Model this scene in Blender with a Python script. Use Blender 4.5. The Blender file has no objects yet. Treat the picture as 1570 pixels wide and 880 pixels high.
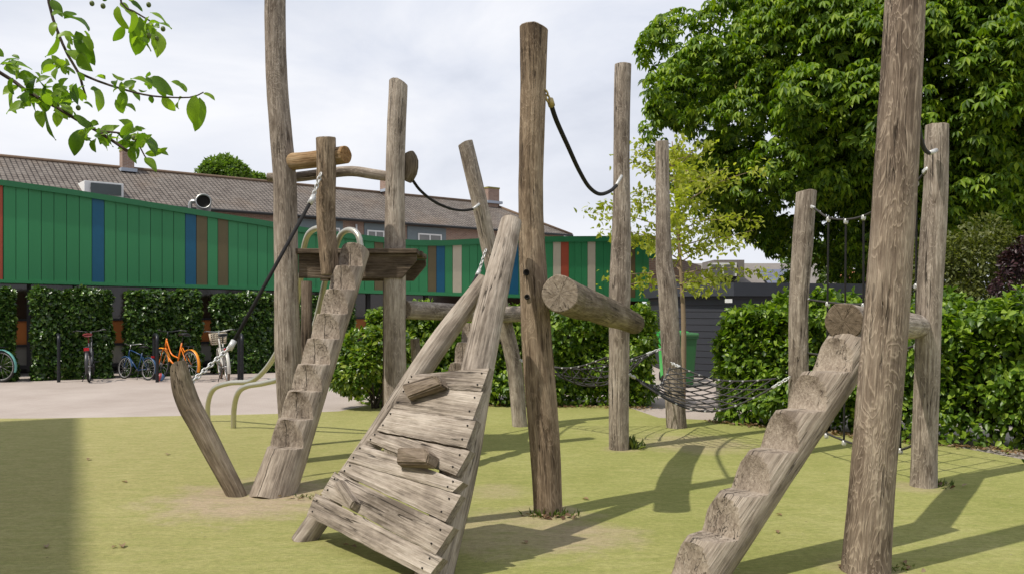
import bpy, bmesh, math, random
import numpy as np
from mathutils import Vector, Matrix, noise as mnoise

random.seed(7)
rng = np.random.default_rng(11)
R = math.radians
SC = bpy.context.scene
COL = SC.collection

# ------------------------------------------------------------------ camera, sky, sun, exposure
F, CX, HY, CH = 1300.0, 785.0, 470.0, 1.55       # focal length (photo px), centre column, horizon row, eye height
cam = bpy.data.cameras.new("camera")
cam.sensor_width = 36.0
cam.lens = 36.0 * F / 1570.0
cam.shift_y = (HY - 440.0) / 1570.0
cam.clip_start = 0.05
cam.clip_end = 2000.0
camo = bpy.data.objects.new("camera", cam)
COL.objects.link(camo)
camo.location = (0, 0, CH)
camo.rotation_euler = (R(90), 0, 0)
SC.camera = camo

SUN_EL, SUN_DIR = 57.0, (-0.83, -0.56)            # towards the sun, horizontally
wd = bpy.data.worlds.new("World")
SC.world = wd
wd.use_nodes = True
nt = wd.node_tree
nt.nodes.clear()
def wn(t, **kw):
    n = nt.nodes.new(t)
    for k, v in kw.items():
        setattr(n, k, v)
    return n
sky = wn('ShaderNodeTexSky', sky_type='NISHITA')
sky.sun_disc = False
sky.sun_elevation = R(SUN_EL)
sky.sun_rotation = math.atan2(SUN_DIR[0], SUN_DIR[1])
b1 = wn('ShaderNodeBackground'); b1.inputs['Strength'].default_value = 0.09
nt.links.new(sky.outputs[0], b1.inputs['Color'])
tc = wn('ShaderNodeTexCoord')
mp = wn('ShaderNodeMapping'); mp.inputs['Scale'].default_value = (1.0, 1.0, 2.6); mp.inputs['Location'].default_value = (0.35, 0.1, 0.2)
nt.links.new(tc.outputs['Generated'], mp.inputs['Vector'])
nz = wn('ShaderNodeTexNoise'); nz.inputs['Scale'].default_value = 2.3; nz.inputs['Detail'].default_value = 7; nz.inputs['Roughness'].default_value = 0.55
nz.inputs['Distortion'].default_value = 0.35
nt.links.new(mp.outputs[0], nz.inputs['Vector'])
nz2 = wn('ShaderNodeTexNoise'); nz2.inputs['Scale'].default_value = 1.3; nz2.inputs['Detail'].default_value = 4
nt.links.new(mp.outputs[0], nz2.inputs['Vector'])
rc = wn('ShaderNodeValToRGB')
rc.color_ramp.elements[0].position = 0.33; rc.color_ramp.elements[0].color = (0.44, 0.49, 0.61, 1)
rc.color_ramp.elements[1].position = 0.66; rc.color_ramp.elements[1].color = (0.86, 0.87, 0.91, 1)
e = rc.color_ramp.elements.new(0.48); e.color = (0.64, 0.68, 0.78, 1)
nt.links.new(nz.outputs['Fac'], rc.inputs[0])
# brighter veil of cloud towards the horizon (a property of the overcast, not of the view)
sx = wn('ShaderNodeSeparateXYZ'); nt.links.new(tc.outputs['Generated'], sx.inputs[0])
rz = wn('ShaderNodeMapRange'); rz.inputs['From Min'].default_value = 0.05; rz.inputs['From Max'].default_value = 0.42
rz.inputs['To Min'].default_value = 0.6; rz.inputs['To Max'].default_value = 0.0
nt.links.new(sx.outputs['Z'], rz.inputs['Value'])
mxv = wn('ShaderNodeMix', data_type='RGBA')
nt.links.new(rz.outputs[0], mxv.inputs['Factor']); nt.links.new(rc.outputs[0], mxv.inputs[6]); mxv.inputs[7].default_value = (0.84, 0.85, 0.88, 1)
b2 = wn('ShaderNodeBackground'); b2.inputs['Strength'].default_value = 1.06
nt.links.new(mxv.outputs[2], b2.inputs['Color'])
rm = wn('ShaderNodeValToRGB')
rm.color_ramp.elements[0].position = 0.30; rm.color_ramp.elements[0].color = (0.72, 0.72, 0.72, 1)
rm.color_ramp.elements[1].position = 0.52; rm.color_ramp.elements[1].color = (1, 1, 1, 1)
nt.links.new(nz2.outputs['Fac'], rm.inputs[0])
ms = wn('ShaderNodeMixShader')
nt.links.new(rm.outputs[0], ms.inputs[0]); nt.links.new(b1.outputs[0], ms.inputs[1]); nt.links.new(b2.outputs[0], ms.inputs[2])
wo = wn('ShaderNodeOutputWorld'); nt.links.new(ms.outputs[0], wo.inputs[0])

sl = bpy.data.lights.new("sun", 'SUN')
sl.energy = 3.8
sl.angle = R(0.7)
sl.color = (1.0, 0.94, 0.84)
so = bpy.data.objects.new("sun", sl)
COL.objects.link(so)
ce = math.cos(R(SUN_EL))
sd = Vector((SUN_DIR[0] * ce, SUN_DIR[1] * ce, math.sin(R(SUN_EL)))).normalized()
so.rotation_euler = sd.to_track_quat('Z', 'Y').to_euler()
so.location = sd * 60

SC.view_settings.view_transform = 'Standard'
SC.view_settings.look = 'None'
SC.view_settings.exposure = 0.1
SC.view_settings.gamma = 1.0
SC.render.engine = 'CYCLES'
SC.cycles.max_bounces = 6
SC.cycles.transparent_max_bounces = 8
SC.cycles.use_denoising = True

# ------------------------------------------------------------------ helpers
def P(px, py, d):
    """world point at depth d seen at photo pixel (px, py)"""
    return Vector(((px - CX) / F * d, d, CH - (py - HY) / F * d))
def GD(py):
    return F * CH / (py - HY)
def G(px, py):
    d = GD(py)
    return Vector(((px - CX) / F * d, d, 0.0))

class NT:
    """tiny material builder"""
    def __init__(s, name):
        s.m = bpy.data.materials.new(name)
        s.m.use_nodes = True
        s.t = s.m.node_tree
        s.t.nodes.clear()
        s.out = s.n('ShaderNodeOutputMaterial')
        s.p = s.n('ShaderNodeBsdfPrincipled')
        s.l(s.p.outputs[0], s.out.inputs[0])
    def n(s, t, **kw):
        n = s.t.nodes.new(t)
        for k, v in kw.items():
            setattr(n, k, v)
        return n
    def l(s, a, b):
        s.t.links.new(a, b)
    def val(s, sock, v):
        if hasattr(v, 'is_output'):
            s.l(v, sock)
        else:
            sock.default_value = v
    def obj(s):
        return s.n('ShaderNodeTexCoord').outputs['Object']
    def attr(s, name):
        return s.n('ShaderNodeAttribute', attribute_name=name).outputs['Vector']
    def map(s, v, scale=(1, 1, 1), loc=(0, 0, 0)):
        m = s.n('ShaderNodeMapping'); s.l(v, m.inputs[0]); s.val(m.inputs['Scale'], scale); s.val(m.inputs['Location'], loc)
        return m.outputs[0]
    def noise(s, v, scale, detail=4, rough=0.55, dist=0.0):
        n = s.n('ShaderNodeTexNoise'); s.l(v, n.inputs['Vector'])
        n.inputs['Scale'].default_value = scale; n.inputs['Detail'].default_value = detail
        n.inputs['Roughness'].default_value = rough; n.inputs['Distortion'].default_value = dist
        return n.outputs['Fac']
    def ramp(s, f, stops):
        r = s.n('ShaderNodeValToRGB'); s.l(f, r.inputs[0])
        cr = r.color_ramp
        while len(cr.elements) < len(stops):
            cr.elements.new(0.5)
        for el, (p, c) in zip(cr.elements, stops):
            el.position = p
            el.color = (c, c, c, 1) if isinstance(c, (int, float)) else (*c, 1)
        return r.outputs[0]
    def mix(s, f, a, b, mode='MIX'):
        m = s.n('ShaderNodeMix', data_type='RGBA', blend_type=mode)
        s.val(m.inputs[0], f)
        s.val(m.inputs[6], (*a, 1) if isinstance(a, tuple) else a)
        s.val(m.inputs[7], (*b, 1) if isinstance(b, tuple) else b)
        return m.outputs[2]
    def math(s, op, a, b=0.0, c=0.0):
        m = s.n('ShaderNodeMath', operation=op)
        s.val(m.inputs[0], a); s.val(m.inputs[1], b); s.val(m.inputs[2], c)
        return m.outputs[0]
    def color(s, c):
        s.val(s.p.inputs['Base Color'], (*c, 1) if isinstance(c, tuple) else c)
    def rough(s, v, spec=0.5):
        s.val(s.p.inputs['Roughness'], v); s.p.inputs['Specular IOR Level'].default_value = spec
    def bump(s, h, strength=0.5, dist=0.01):
        b = s.n('ShaderNodeBump'); s.l(h, b.inputs['Height'])
        b.inputs['Strength'].default_value = strength; b.inputs['Distance'].default_value = dist
        s.l(b.outputs[0], s.p.inputs['Normal'])

def plain(name, c, rough=0.6, metal=0.0, var=0.12, scale=6.0, spec=0.4):
    k = NT(name)
    o = k.obj()
    f = k.noise(o, scale, 5, 0.6)
    k.color(k.mix(f, tuple(x * (1 - var) for x in c), tuple(min(1, x * (1 + var)) for x in c)))
    k.rough(rough, spec)
    k.p.inputs['Metallic'].default_value = metal
    k.bump(k.noise(o, scale * 12, 3), 0.12, 0.004)
    return k.m

def wood(name, dark, mid, light, swirl=0.0, crack=0.8, moss=0.0, split=0.0):
    k = NT(name)
    v = k.attr('lc')
    oi = k.n('ShaderNodeObjectInfo')
    add = k.n('ShaderNodeVectorMath', operation='ADD')
    sc = k.n('ShaderNodeVectorMath', operation='SCALE'); sc.inputs[0].default_value = (7.3, 3.1, 11.7); k.l(oi.outputs['Random'], sc.inputs['Scale'])
    k.l(v, add.inputs[0]); k.l(sc.outputs[0], add.inputs[1])
    q = add.outputs[0]
    big = k.noise(k.map(q, (5, 5, 1.1)), 1.0, 5, 0.6, 0.3)
    grain = k.noise(k.map(q, (60, 60, 2.2)), 1.0, 6, 0.62, 0.4)
    fine = k.noise(k.map(q, (190, 190, 7)), 1.0, 3, 0.6)
    blot = k.noise(k.map(q, (14, 14, 7)), 1.0, 6, 0.65)
    c = k.ramp(k.math('ADD', k.math('MULTIPLY', big, 0.42), k.math('ADD', k.math('MULTIPLY', grain, 0.33), k.math('MULTIPLY', blot, 0.25))),
               [(0.40, dark), (0.50, mid), (0.615, light)])
    c = k.mix(0.5, c, k.ramp(fine, [(0.3, 0.30), (0.68, 1.0)]), 'MULTIPLY')
    # long drying cracks
    cn = k.noise(k.map(q, (20, 20, 0.75)), 1.0, 3, 0.5, 0.15)
    cd = k.math('ABSOLUTE', k.math('SUBTRACT', cn, 0.5))
    cm = k.noise(k.map(q, (4, 4, 1.6), (3, 1, 2)), 1.0, 2)
    cmask = k.ramp(cm, [(0.50, 0.0), (0.60, 1.0)])
    crk = k.math('MULTIPLY', k.ramp(cd, [(0.0, 1.0), (0.011, 0.0)]), cmask)
    c = k.mix(k.math('MULTIPLY', crk, crack), c, (0.035, 0.025, 0.018))
    # knots
    vo = k.n('ShaderNodeTexVoronoi', feature='F1'); k.l(k.map(q, (4.2, 4.2, 2.1)), vo.inputs['Vector']); vo.inputs['Scale'].default_value = 1.0
    kn = k.ramp(vo.outputs['Distance'], [(0.06, 1.0), (0.17, 0.0)])
    c = k.mix(k.math('MULTIPLY', kn, 0.6), c, (0.06, 0.04, 0.025))
    h = k.math('ADD', k.math('MULTIPLY', grain, 0.55), k.math('ADD', k.math('MULTIPLY', blot, 0.35), k.math('MULTIPLY', crk, -1.3)))
    if swirl > 0:
        sn = k.noise(k.map(q, (9, 9, 2.2)), 1.0, 3.2, 0.5, 1.0)
        s1 = k.math('SINE', k.math('MULTIPLY', sn, 74.0))
        s2 = k.ramp(s1, [(0.72, 0.0), (1.0, 1.0)])
        c = k.mix(k.math('MULTIPLY', s2, swirl), c, tuple(min(1, x * 1.35) for x in light))
        s3 = k.ramp(s1, [(0.0, 1.0), (0.35, 0.0)])
        c = k.mix(k.math('MULTIPLY', s3, swirl * 0.55), c, dark)
        h = k.math('ADD', h, k.math('MULTIPLY', s1, 0.12 * swirl))
    if split > 0:
        xx = k.n('ShaderNodeSeparateXYZ'); k.l(v, xx.inputs[0])
        wn2 = k.noise(k.map(q, (2, 2, 3.5)), 1.0, 4, 0.6)
        dx = k.math('ABSOLUTE', k.math('ADD', xx.outputs[0], k.math('MULTIPLY', k.math('SUBTRACT', wn2, 0.5), 0.09)))
        sp_ = k.math('MULTIPLY', k.math('MULTIPLY', k.ramp(dx, [(0.0, 1.0), (0.004, 0.0)]), k.ramp(wn2, [(0.38, 0.0), (0.46, 1.0)])), split)
        c = k.mix(sp_, c, (0.03, 0.022, 0.016)); h = k.math('SUBTRACT', h, k.math('MULTIPLY', sp_, 1.5))
    if moss > 0:
        ms_ = k.ramp(k.noise(k.map(q, (3, 3, 2)), 1.0, 5), [(0.52, 0.0), (0.72, 1.0)])
        c = k.mix(k.math('MULTIPLY', ms_, moss), c, (0.10, 0.10, 0.03))
    k.color(c)
    k.rough(0.86, 0.2)
    k.bump(h, 1.0, 0.022)
    return k.m

def endgrain(name, a, b):
    k = NT(name)
    v = k.attr('lc')
    x = k.n('ShaderNodeSeparateXYZ'); k.l(v, x.inputs[0])
    r = k.math('SQRT', k.math('ADD', k.math('MULTIPLY', x.outputs[0], x.outputs[0]), k.math('MULTIPLY', x.outputs[1], x.outputs[1])))
    w = k.noise(k.map(v, (9, 9, 0)), 1.0, 3)
    ring = k.math('SINE', k.math('MULTIPLY', k.math('ADD', r, k.math('MULTIPLY', w, 0.03)), 760.0))
    th = k.math('ARCTAN2', x.outputs[0], x.outputs[1])
    cb = k.n('ShaderNodeCombineXYZ'); k.l(k.math('MULTIPLY', k.math('COSINE', th), 3.0), cb.inputs[0]); k.l(k.math('MULTIPLY', k.math('SINE', th), 3.0), cb.inputs[1])
    k.l(k.math('MULTIPLY', r, 3.0), cb.inputs[2])
    cn = k.noise(cb.outputs[0], 1.6, 2)
    crk = k.ramp(k.math('ABSOLUTE', k.math('SUBTRACT', cn, 0.5)), [(0.0, 1.0), (0.017, 0.0)])
    st = k.noise(k.map(v, (30, 30, 30)), 1.0, 5, 0.65)
    c = k.mix(k.ramp(k.math('ADD', k.math('MULTIPLY', ring, 0.035), st), [(0.3, 0.0), (0.7, 1.0)]), a, b)
    c = k.mix(k.math('MULTIPLY', crk, 0.9), c, (0.03, 0.022, 0.015))
    k.color(c)
    k.rough(0.9, 0.15)
    k.bump(k.math('ADD', k.math('MULTIPLY', ring, 0.15), k.math('SUBTRACT', st, crk)), 0.7, 0.008)
    return k.m

def leafmat(name, cols, trans=0.35, rough=0.42, spec=0.45):
    k = NT(name)
    g = k.n('ShaderNodeNewGeometry')
    n = len(cols)
    c = k.ramp(g.outputs['Random Per Island'], [(i / (n - 1), x) for i, x in enumerate(cols)])
    k.color(c)
    k.rough(rough, spec)
    tr = k.n('ShaderNodeBsdfTranslucent')
    k.l(k.mix(1.0, c, (1.5, 1.6, 0.5), 'MULTIPLY'), tr.inputs['Color'])
    mx = k.n('ShaderNodeMixShader'); mx.inputs[0].default_value = trans
    k.l(k.p.outputs[0], mx.inputs[1]); k.l(tr.outputs[0], mx.inputs[2]); k.l(mx.outputs[0], k.out.inputs[0])
    return k.m

def wloc(o):
    v = Vector((0, 0, 0))
    while o is not None:
        v += Vector(o.location); o = o.parent
    return v

class MB:
    def __init__(s):
        s.v, s.f, s.mi, s.a, s.sm, s.uv = [], [], [], [], [], {}
    def add(s, verts, faces, mi=0, lc=None, smooth=True):
        o = len(s.v)
        s.v += [tuple(p) for p in verts]
        s.a += [tuple(p) for p in (lc if lc is not None else verts)]
        for f in faces:
            s.f.append(tuple(i + o for i in f)); s.mi.append(mi); s.sm.append(smooth)
        return o
    def build(s, name, mats, parent=None, origin=None):
        me = bpy.data.meshes.new(name)
        org = Vector(origin) if origin is not None else Vector((0, 0, 0))
        me.from_pydata([tuple(Vector(p) - org) for p in s.v], [], s.f)
        at = me.attributes.new('lc', 'FLOAT_VECTOR', 'POINT')
        at.data.foreach_set('vector', np.array(s.a, dtype=np.float32).ravel())
        me.polygons.foreach_set('material_index', s.mi)
        me.polygons.foreach_set('use_smooth', s.sm)
        if not isinstance(mats, (list, tuple)):
            mats = [mats]
        for m in mats:
            me.materials.append(m)
        me.update()
        o = bpy.data.objects.new(name, me)
        COL.objects.link(o)
        if parent is not None:
            o.parent = parent
            o.location = org - wloc(parent)
        else:
            o.location = org
        return o

def tag(o, label, cat, group=None, kind='thing'):
    o['label'] = label; o['category'] = cat; o['kind'] = kind
    if group:
        o['group'] = group
    return o
def empty(name, loc, label, cat, group=None, rz=0.0):
    o = bpy.data.objects.new(name, None)
    o.empty_display_size = 0.2
    COL.objects.link(o)
    o.location = loc; o.rotation_euler = (0, 0, rz)
    return tag(o, label, cat, group)
def struct(o):
    o['kind'] = 'structure'
    return o

def catmull(pts, step=0.06):
    """pts: list of tuples of any length; dense resample"""
    pts = [np.array(p, float) for p in pts]
    if len(pts) == 2:
        n = max(2, int(np.linalg.norm(pts[1][:3] - pts[0][:3]) / step))
        return [pts[0] + (pts[1] - pts[0]) * i / n for i in range(n + 1)]
    ext = [2 * pts[0] - pts[1]] + pts + [2 * pts[-1] - pts[-2]]
    out = []
    for i in range(1, len(ext) - 2):
        p0, p1, p2, p3 = ext[i - 1:i + 3]
        n = max(2, int(np.linalg.norm(p2[:3] - p1[:3]) / step))
        for j in range(n):
            t = j / n
            out.append(0.5 * ((2 * p1) + (-p0 + p2) * t + (2 * p0 - 5 * p1 + 4 * p2 - p3) * t * t + (-p0 + 3 * p1 - 3 * p2 + p3) * t ** 3))
    out.append(pts[-1])
    return out

def frames(ps):
    """parallel-transport frames for points"""
    T = []
    for i in range(len(ps)):
        a = ps[max(0, i - 1)]; b = ps[min(len(ps) - 1, i + 1)]
        T.append((b - a).normalized())
    up = Vector((0, 0, 1)) if abs(T[0].z) < 0.8 else Vector((0, 1, 0))
    n = (up - T[0] * up.dot(T[0])).normalized()
    fr = []
    for i, t in enumerate(T):
        n = (n - t * n.dot(t)).normalized()
        fr.append((t, n, t.cross(n)))
    return fr

def tube(mb, pts, r, seg=8, mi=0, cap=True, smoothpath=True, step=0.05):
    ps = [Vector(p[:3]) for p in (catmull(pts, step) if smoothpath and len(pts) > 2 else pts)]
    fr = frames(ps)
    V, L, Fc = [], [], []
    s = 0.0
    for i, (p, (t, n, b)) in enumerate(zip(ps, fr)):
        if i: s += (p - ps[i - 1]).length
        rr = r if not callable(r) else r(i / (len(ps) - 1))
        for k in range(seg):
            a = 2 * math.pi * k / seg
            V.append(p + n * (math.cos(a) * rr) + b * (math.sin(a) * rr)); L.append((math.cos(a) * rr, math.sin(a) * rr, s))
    for i in range(len(ps) - 1):
        for k in range(seg):
            k2 = (k + 1) % seg
            Fc.append((i * seg + k, i * seg + k2, (i + 1) * seg + k2, (i + 1) * seg + k))
    if cap:
        Fc.append(tuple(range(seg))[::-1]); Fc.append(tuple((len(ps) - 1) * seg + k for k in range(seg)))
    mb.add(V, Fc, mi, L)

def log_into(mb, pts, seed=0, seg=28, wob=0.085, tilt0=None, tilt1=None, step=0.05, flare=0.0, bend=0.02):
    """natural tree trunk: pts = [(Vector, radius) ...]; tilt = slope of the sawn end (world vector)"""
    P4 = catmull([(*p, r) for p, r in pts], step)
    ps = [Vector(p[:3]) for p in P4]
    rs = [float(p[3]) for p in P4]
    so = seed * 13.7
    S = [0.0]
    for i in range(1, len(ps)):
        S.append(S[-1] + (ps[i] - ps[i - 1]).length)
    tot = S[-1]
    fr0 = frames(ps)
    for i in range(len(ps)):
        t, n, b = fr0[i]
        e = math.sin(math.pi * min(1, max(0, S[i] / tot)))
        ps[i] = ps[i] + n * (bend * e * mnoise.noise(Vector((so, 0, S[i] * 0.9)))) + b * (bend * e * mnoise.noise(Vector((0, so, S[i] * 0.9))))
    fr = frames(ps)
    t0, t1 = fr[0][0], fr[-1][0]
    V, L, Fc, MI = [], [], [], []
    for i, (p, (t, n, b)) in enumerate(zip(ps, fr)):
        for k in range(seg):
            a = 2 * math.pi * k / seg
            ca, sa = math.cos(a), math.sin(a)
            q = Vector((ca * 1.1 + so, sa * 1.1, S[i] * 1.3))
            w = mnoise.noise(q) * 0.75 + 0.45 * mnoise.noise(Vector((ca * 2.6, sa * 2.6 + so, S[i] * 0.7))) + 0.25 * mnoise.noise(Vector((ca * 3 + so, sa * 3, S[i] * 5)))
            rr = rs[i] * (1 + wob * w)
            if flare:
                rr *= 1 + flare * math.exp(-S[i] / 0.18)
            pos = p + n * (ca * rr) + b * (sa * rr)
            # sawn ends: clamp along the axis
            if tilt1 is not None:
                lim = (pos - ps[-1]).dot(tilt1)
                ex = (pos - ps[-1]).dot(t1) - lim
                if ex > 0: pos = pos - t1 * ex
            if tilt0 is not None:
                lim = (pos - ps[0]).dot(tilt0)
                ex = (pos - ps[0]).dot(t0) - lim
                if ex < 0: pos = pos - t0 * ex
            V.append(pos); L.append((ca * rr, sa * rr, S[i]))
    n_ = len(ps)
    sm = []
    for i in range(n_ - 1):
        for k in range(seg):
            k2 = (k + 1) % seg
            Fc.append((i * seg + k, i * seg + k2, (i + 1) * seg + k2, (i + 1) * seg + k))
    mb.add(V, Fc, 0, L)
    # end caps with a worn edge
    for end, (ci, sgn) in enumerate(((0, -1), (n_ - 1, 1))):
        t = fr[ci][0] * sgn
        ring = V[ci * seg:(ci + 1) * seg]; rl = L[ci * seg:(ci + 1) * seg]
        c = sum(ring, Vector()) / seg
        VV, LL, FF = list(ring), list(rl), []
        for fac, out in ((0.955, 0.006), (0.5, 0.008)):
            for q, l in zip(ring, rl):
                jit = 0.003 * mnoise.noise(q * 30)
                VV.append(c + (q - c) * fac + t * (out + jit)); LL.append((l[0] * fac, l[1] * fac, l[2]))
        VV.append(c + t * 0.008); LL.append((0, 0, rl[0][2]))
        for k in range(seg):
            k2 = (k + 1) % seg
            for r_ in range(2):
                FF.append((r_ * seg + k, r_ * seg + k2, (r_ + 1) * seg + k2, (r_ + 1) * seg + k))
            FF.append((2 * seg + k, 2 * seg + k2, 3 * seg))
        if end == 0:
            FF = [f[::-1] for f in FF]
        mb.add(VV, FF, 1, LL, smooth=False)

SEED = [0]
def log_thing(name, pts, mats, label, cat, group=None, parent=None, **kw):
    SEED[0] += 1
    mb = MB()
    log_into(mb, pts, seed=SEED[0], **kw)
    org = pts[0][0]
    o = mb.build(name, mats, parent=parent, origin=org)
    if label:
        tag(o, label, cat, group)
    return o

def box(mb, c, size, rot=None, mi=0, bev=0.0, smooth=False):
    """box centred at c, half sizes = size/2, rot = 3x3 matrix, optional chamfer"""
    hx, hy, hz = size[0] / 2, size[1] / 2, size[2] / 2
    M = rot if rot is not None else Matrix.Identity(3)
    c = Vector(c)
    if bev <= 0:
        vs = [Vector((x, y, z)) for z in (-hz, hz) for x, y in ((-hx, -hy), (hx, -hy), (hx, hy), (-hx, hy))]
        fs = [(3, 2, 1, 0), (4, 5, 6, 7), (0, 1, 5, 4), (1, 2, 6, 5), (2, 3, 7, 6), (3, 0, 4, 7)]
        mb.add([c + M @ v for v in vs], fs, mi, vs, smooth)
        return
    bm = bmesh.new()
    bmesh.ops.create_cube(bm, size=1.0)
    for v in bm.verts:
        v.co = Vector((v.co.x * size[0], v.co.y * size[1], v.co.z * size[2]))
    bmesh.ops.bevel(bm, geom=bm.edges[:], offset=bev, segments=2, affect='EDGES', profile=0.6)
    bm.verts.index_update()
    vs = [v.co.copy() for v in bm.verts]
    fs = [tuple(v.index for v in f.verts) for f in bm.faces]
    bm.free()
    mb.add([c + M @ v for v in vs], fs, mi, vs, smooth)

def torus(mb, c, Rr, r, ax, seg=28, sub=8, mi=0, squash=None):
    ax = Vector(ax).normalized()
    u = ax.orthogonal().normalized(); w = ax.cross(u)
    c = Vector(c)
    V, Fc = [], []
    for i in range(seg):
        a = 2 * math.pi * i / seg
        d = u * math.cos(a) + w * math.sin(a)
        for k in range(sub):
            b = 2 * math.pi * k / sub
            V.append(c + d * (Rr + r * math.cos(b)) + ax * (r * math.sin(b)))
    for i in range(seg):
        for k in range(sub):
            i2, k2 = (i + 1) % seg, (k + 1) % sub
            Fc.append((i * sub + k, i2 * sub + k, i2 * sub + k2, i * sub + k2))
    mb.add(V, Fc, mi)

def chain(mb, a, b, link=0.045, r=0.0065, sag=0.0):
    a, b = Vector(a), Vector(b)
    n = max(2, int((b - a).length / (link * 0.72)))
    t = (b - a).normalized()
    u = t.orthogonal().normalized(); w = t.cross(u)
    for i in range(n):
        f = (i + 0.5) / n
        c = a.lerp(b, f) - Vector((0, 0, sag * 4 * f * (1 - f)))
        s = u if i % 2 else w
        pts = []
        for k in range(10):
            an = 2 * math.pi * k / 10
            pts.append(c + t * (math.cos(an) * link * 0.5) + s * (math.sin(an) * link * 0.32))
        pts.append(pts[0])
        tube(mb, pts, r, 5, cap=False, smoothpath=False)

def mesh_np(name, V, Fc, mat, parent=None, loc=None, smooth=True, quads=False):
    me = bpy.data.meshes.new(name)
    V = np.asarray(V, np.float32); Fc = np.asarray(Fc, np.int32)
    org = np.array(loc if loc is not None else (0, 0, 0), np.float32)
    me.vertices.add(len(V)); me.vertices.foreach_set('co', (V - org).ravel())
    n, k = Fc.shape
    me.loops.add(n * k); me.loops.foreach_set('vertex_index', Fc.ravel())
    me.polygons.add(n)
    me.polygons.foreach_set('loop_start', np.arange(0, n * k, k, dtype=np.int32))
    me.polygons.foreach_set('loop_total', np.full(n, k, np.int32))
    me.polygons.foreach_set('use_smooth', np.full(n, smooth))
    me.update(calc_edges=True)
    me.materials.append(mat)
    o = bpy.data.objects.new(name, me)
    COL.objects.link(o)
    if parent is not None:
        o.parent = parent; o.location = Vector(org) - wloc(parent)
    else:
        o.location = org
    return o

def unit(a):
    return a / np.maximum(1e-9, np.linalg.norm(a, axis=1, keepdims=True))
def leaf_geo(B, D, N, L, W, fold=0.18, droop=0.15, rich=True):
    """leaf blades as folded, pointed shapes. B base, D direction, N approx normal, arrays"""
    D = unit(D); N = unit(N - D * np.sum(N * D, 1, keepdims=True)); S = np.cross(D, N)
    L = L[:, None]; W = W[:, None]
    n = len(B)
    if rich:
        pts = [B, B + D * L * .28 + S * W * .44 + N * W * fold, B + D * L * .62 + S * W * .40 + N * (W * fold * .8 - L * droop * .35),
               B + D * L - N * L * droop,
               B + D * L * .62 - S * W * .40 + N * (W * fold * .8 - L * droop * .35), B + D * L * .28 - S * W * .44 + N * W * fold,
               B + D * L * .45 - N * L * droop * .12]
        V = np.stack(pts, 1).reshape(-1, 3)
        t = np.array([(0, 1, 6), (1, 2, 6), (2, 3, 6), (3, 4, 6), (4, 5, 6), (5, 0, 6)])
        k = 7
    else:
        pts = [B, B + D * L * .5 + S * W * .5 + N * W * fold, B + D * L - N * L * droop, B + D * L * .5 - S * W * .5 + N * W * fold]
        V = np.stack(pts, 1).reshape(-1, 3)
        t = np.array([(0, 1, 2), (0, 2, 3)])
        k = 4
    Fc = (t[None] + (np.arange(n) * k)[:, None, None]).reshape(-1, 3)
    return V, Fc
def leaf_geo_fine(B, D, N, L, W, curl, nseg=8):
    """large near leaves: smooth pointed outline, folded along the midrib, curled along their length"""
    D = unit(D); N = unit(N - D * np.sum(N * D, 1, keepdims=True)); S = np.cross(D, N)
    V, Fc = [], []
    for i in range(len(B)):
        o = len(V)
        for j in range(nseg + 1):
            t = j / nseg
            w = 0.5 * W[i] * max(0.0, math.sin(math.pi * t ** 0.82)) ** 0.85
            ang = curl[i] * t
            c = B[i] + D[i] * (L[i] * (math.sin(ang) / curl[i])) - N[i] * (L[i] * (1 - math.cos(ang)) / curl[i])
            nn = N[i] * math.cos(ang) + D[i] * math.sin(ang)
            wave = 0.06 * W[i] * math.sin(9 * t + i)
            V += [c + S[i] * w + nn * (0.32 * w + wave), c, c - S[i] * w + nn * (0.32 * w - wave)]
        for j in range(nseg):
            a = o + 3 * j
            for q in ((a, a + 1, a + 4), (a, a + 4, a + 3), (a + 1, a + 2, a + 5), (a + 1, a + 5, a + 4)):
                Fc.append(q)
    return np.array(V), np.array(Fc)
def leaves(name, B, D, N, L, W, mat, parent=None, loc=None, **kw):
    V, Fc = leaf_geo(B, D, N, L, W, **kw)
    return mesh_np(name, V, Fc, mat, parent, loc)
def rnd(n, k=3):
    return rng.normal(size=(n, k))

# ------------------------------------------------------------------ materials
W_GREY = wood("weathered_wood_grey", (0.14, 0.109, 0.085), (0.355, 0.296, 0.24), (0.61, 0.53, 0.445), swirl=0.2, crack=0.5)
W_BROWN = wood("weathered_wood_brown", (0.105, 0.072, 0.047), (0.275, 0.202, 0.135), (0.49, 0.385, 0.275), swirl=0.2, crack=.6)
W_SWIRL = wood("weathered_wood_swirled", (0.105, 0.076, 0.057), (0.275, 0.212, 0.160), (0.47, 0.385, 0.30), swirl=0.36, crack=0.6)
W_DARK = wood("old_wood_dark", (0.055, 0.04, 0.028), (0.14, 0.105, 0.075), (0.27, 0.215, 0.16))
W_BOARD = wood("worn_board_wood", (0.165, 0.134, 0.105), (0.405, 0.342, 0.28), (0.63, 0.555, 0.47), crack=0.55)
W_STEP = wood("stepped_log_wood", (0.19, 0.15, 0.115), (0.38, 0.315, 0.25), (0.57, 0.49, 0.40), crack=0.75, split=0.8)
W_SCOOP = wood("sawn_scoop_wood", (0.19, 0.148, 0.112), (0.37, 0.305, 0.238), (0.54, 0.46, 0.37), crack=0.5)
W_PEEL = wood("peeled_fresh_wood", (0.24, 0.14, 0.065), (0.44, 0.30, 0.165), (0.60, 0.47, 0.31), crack=0.4)
W_MOSS = wood("damp_log_wood", (0.085, 0.065, 0.045), (0.21, 0.165, 0.115), (0.38, 0.315, 0.235), moss=0.35)
E_GREY = endgrain("end_grain_grey", (0.17, 0.13, 0.095), (0.38, 0.32, 0.25))
E_DARK = endgrain("end_grain_dark", (0.10, 0.075, 0.05), (0.25, 0.195, 0.14))
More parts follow.
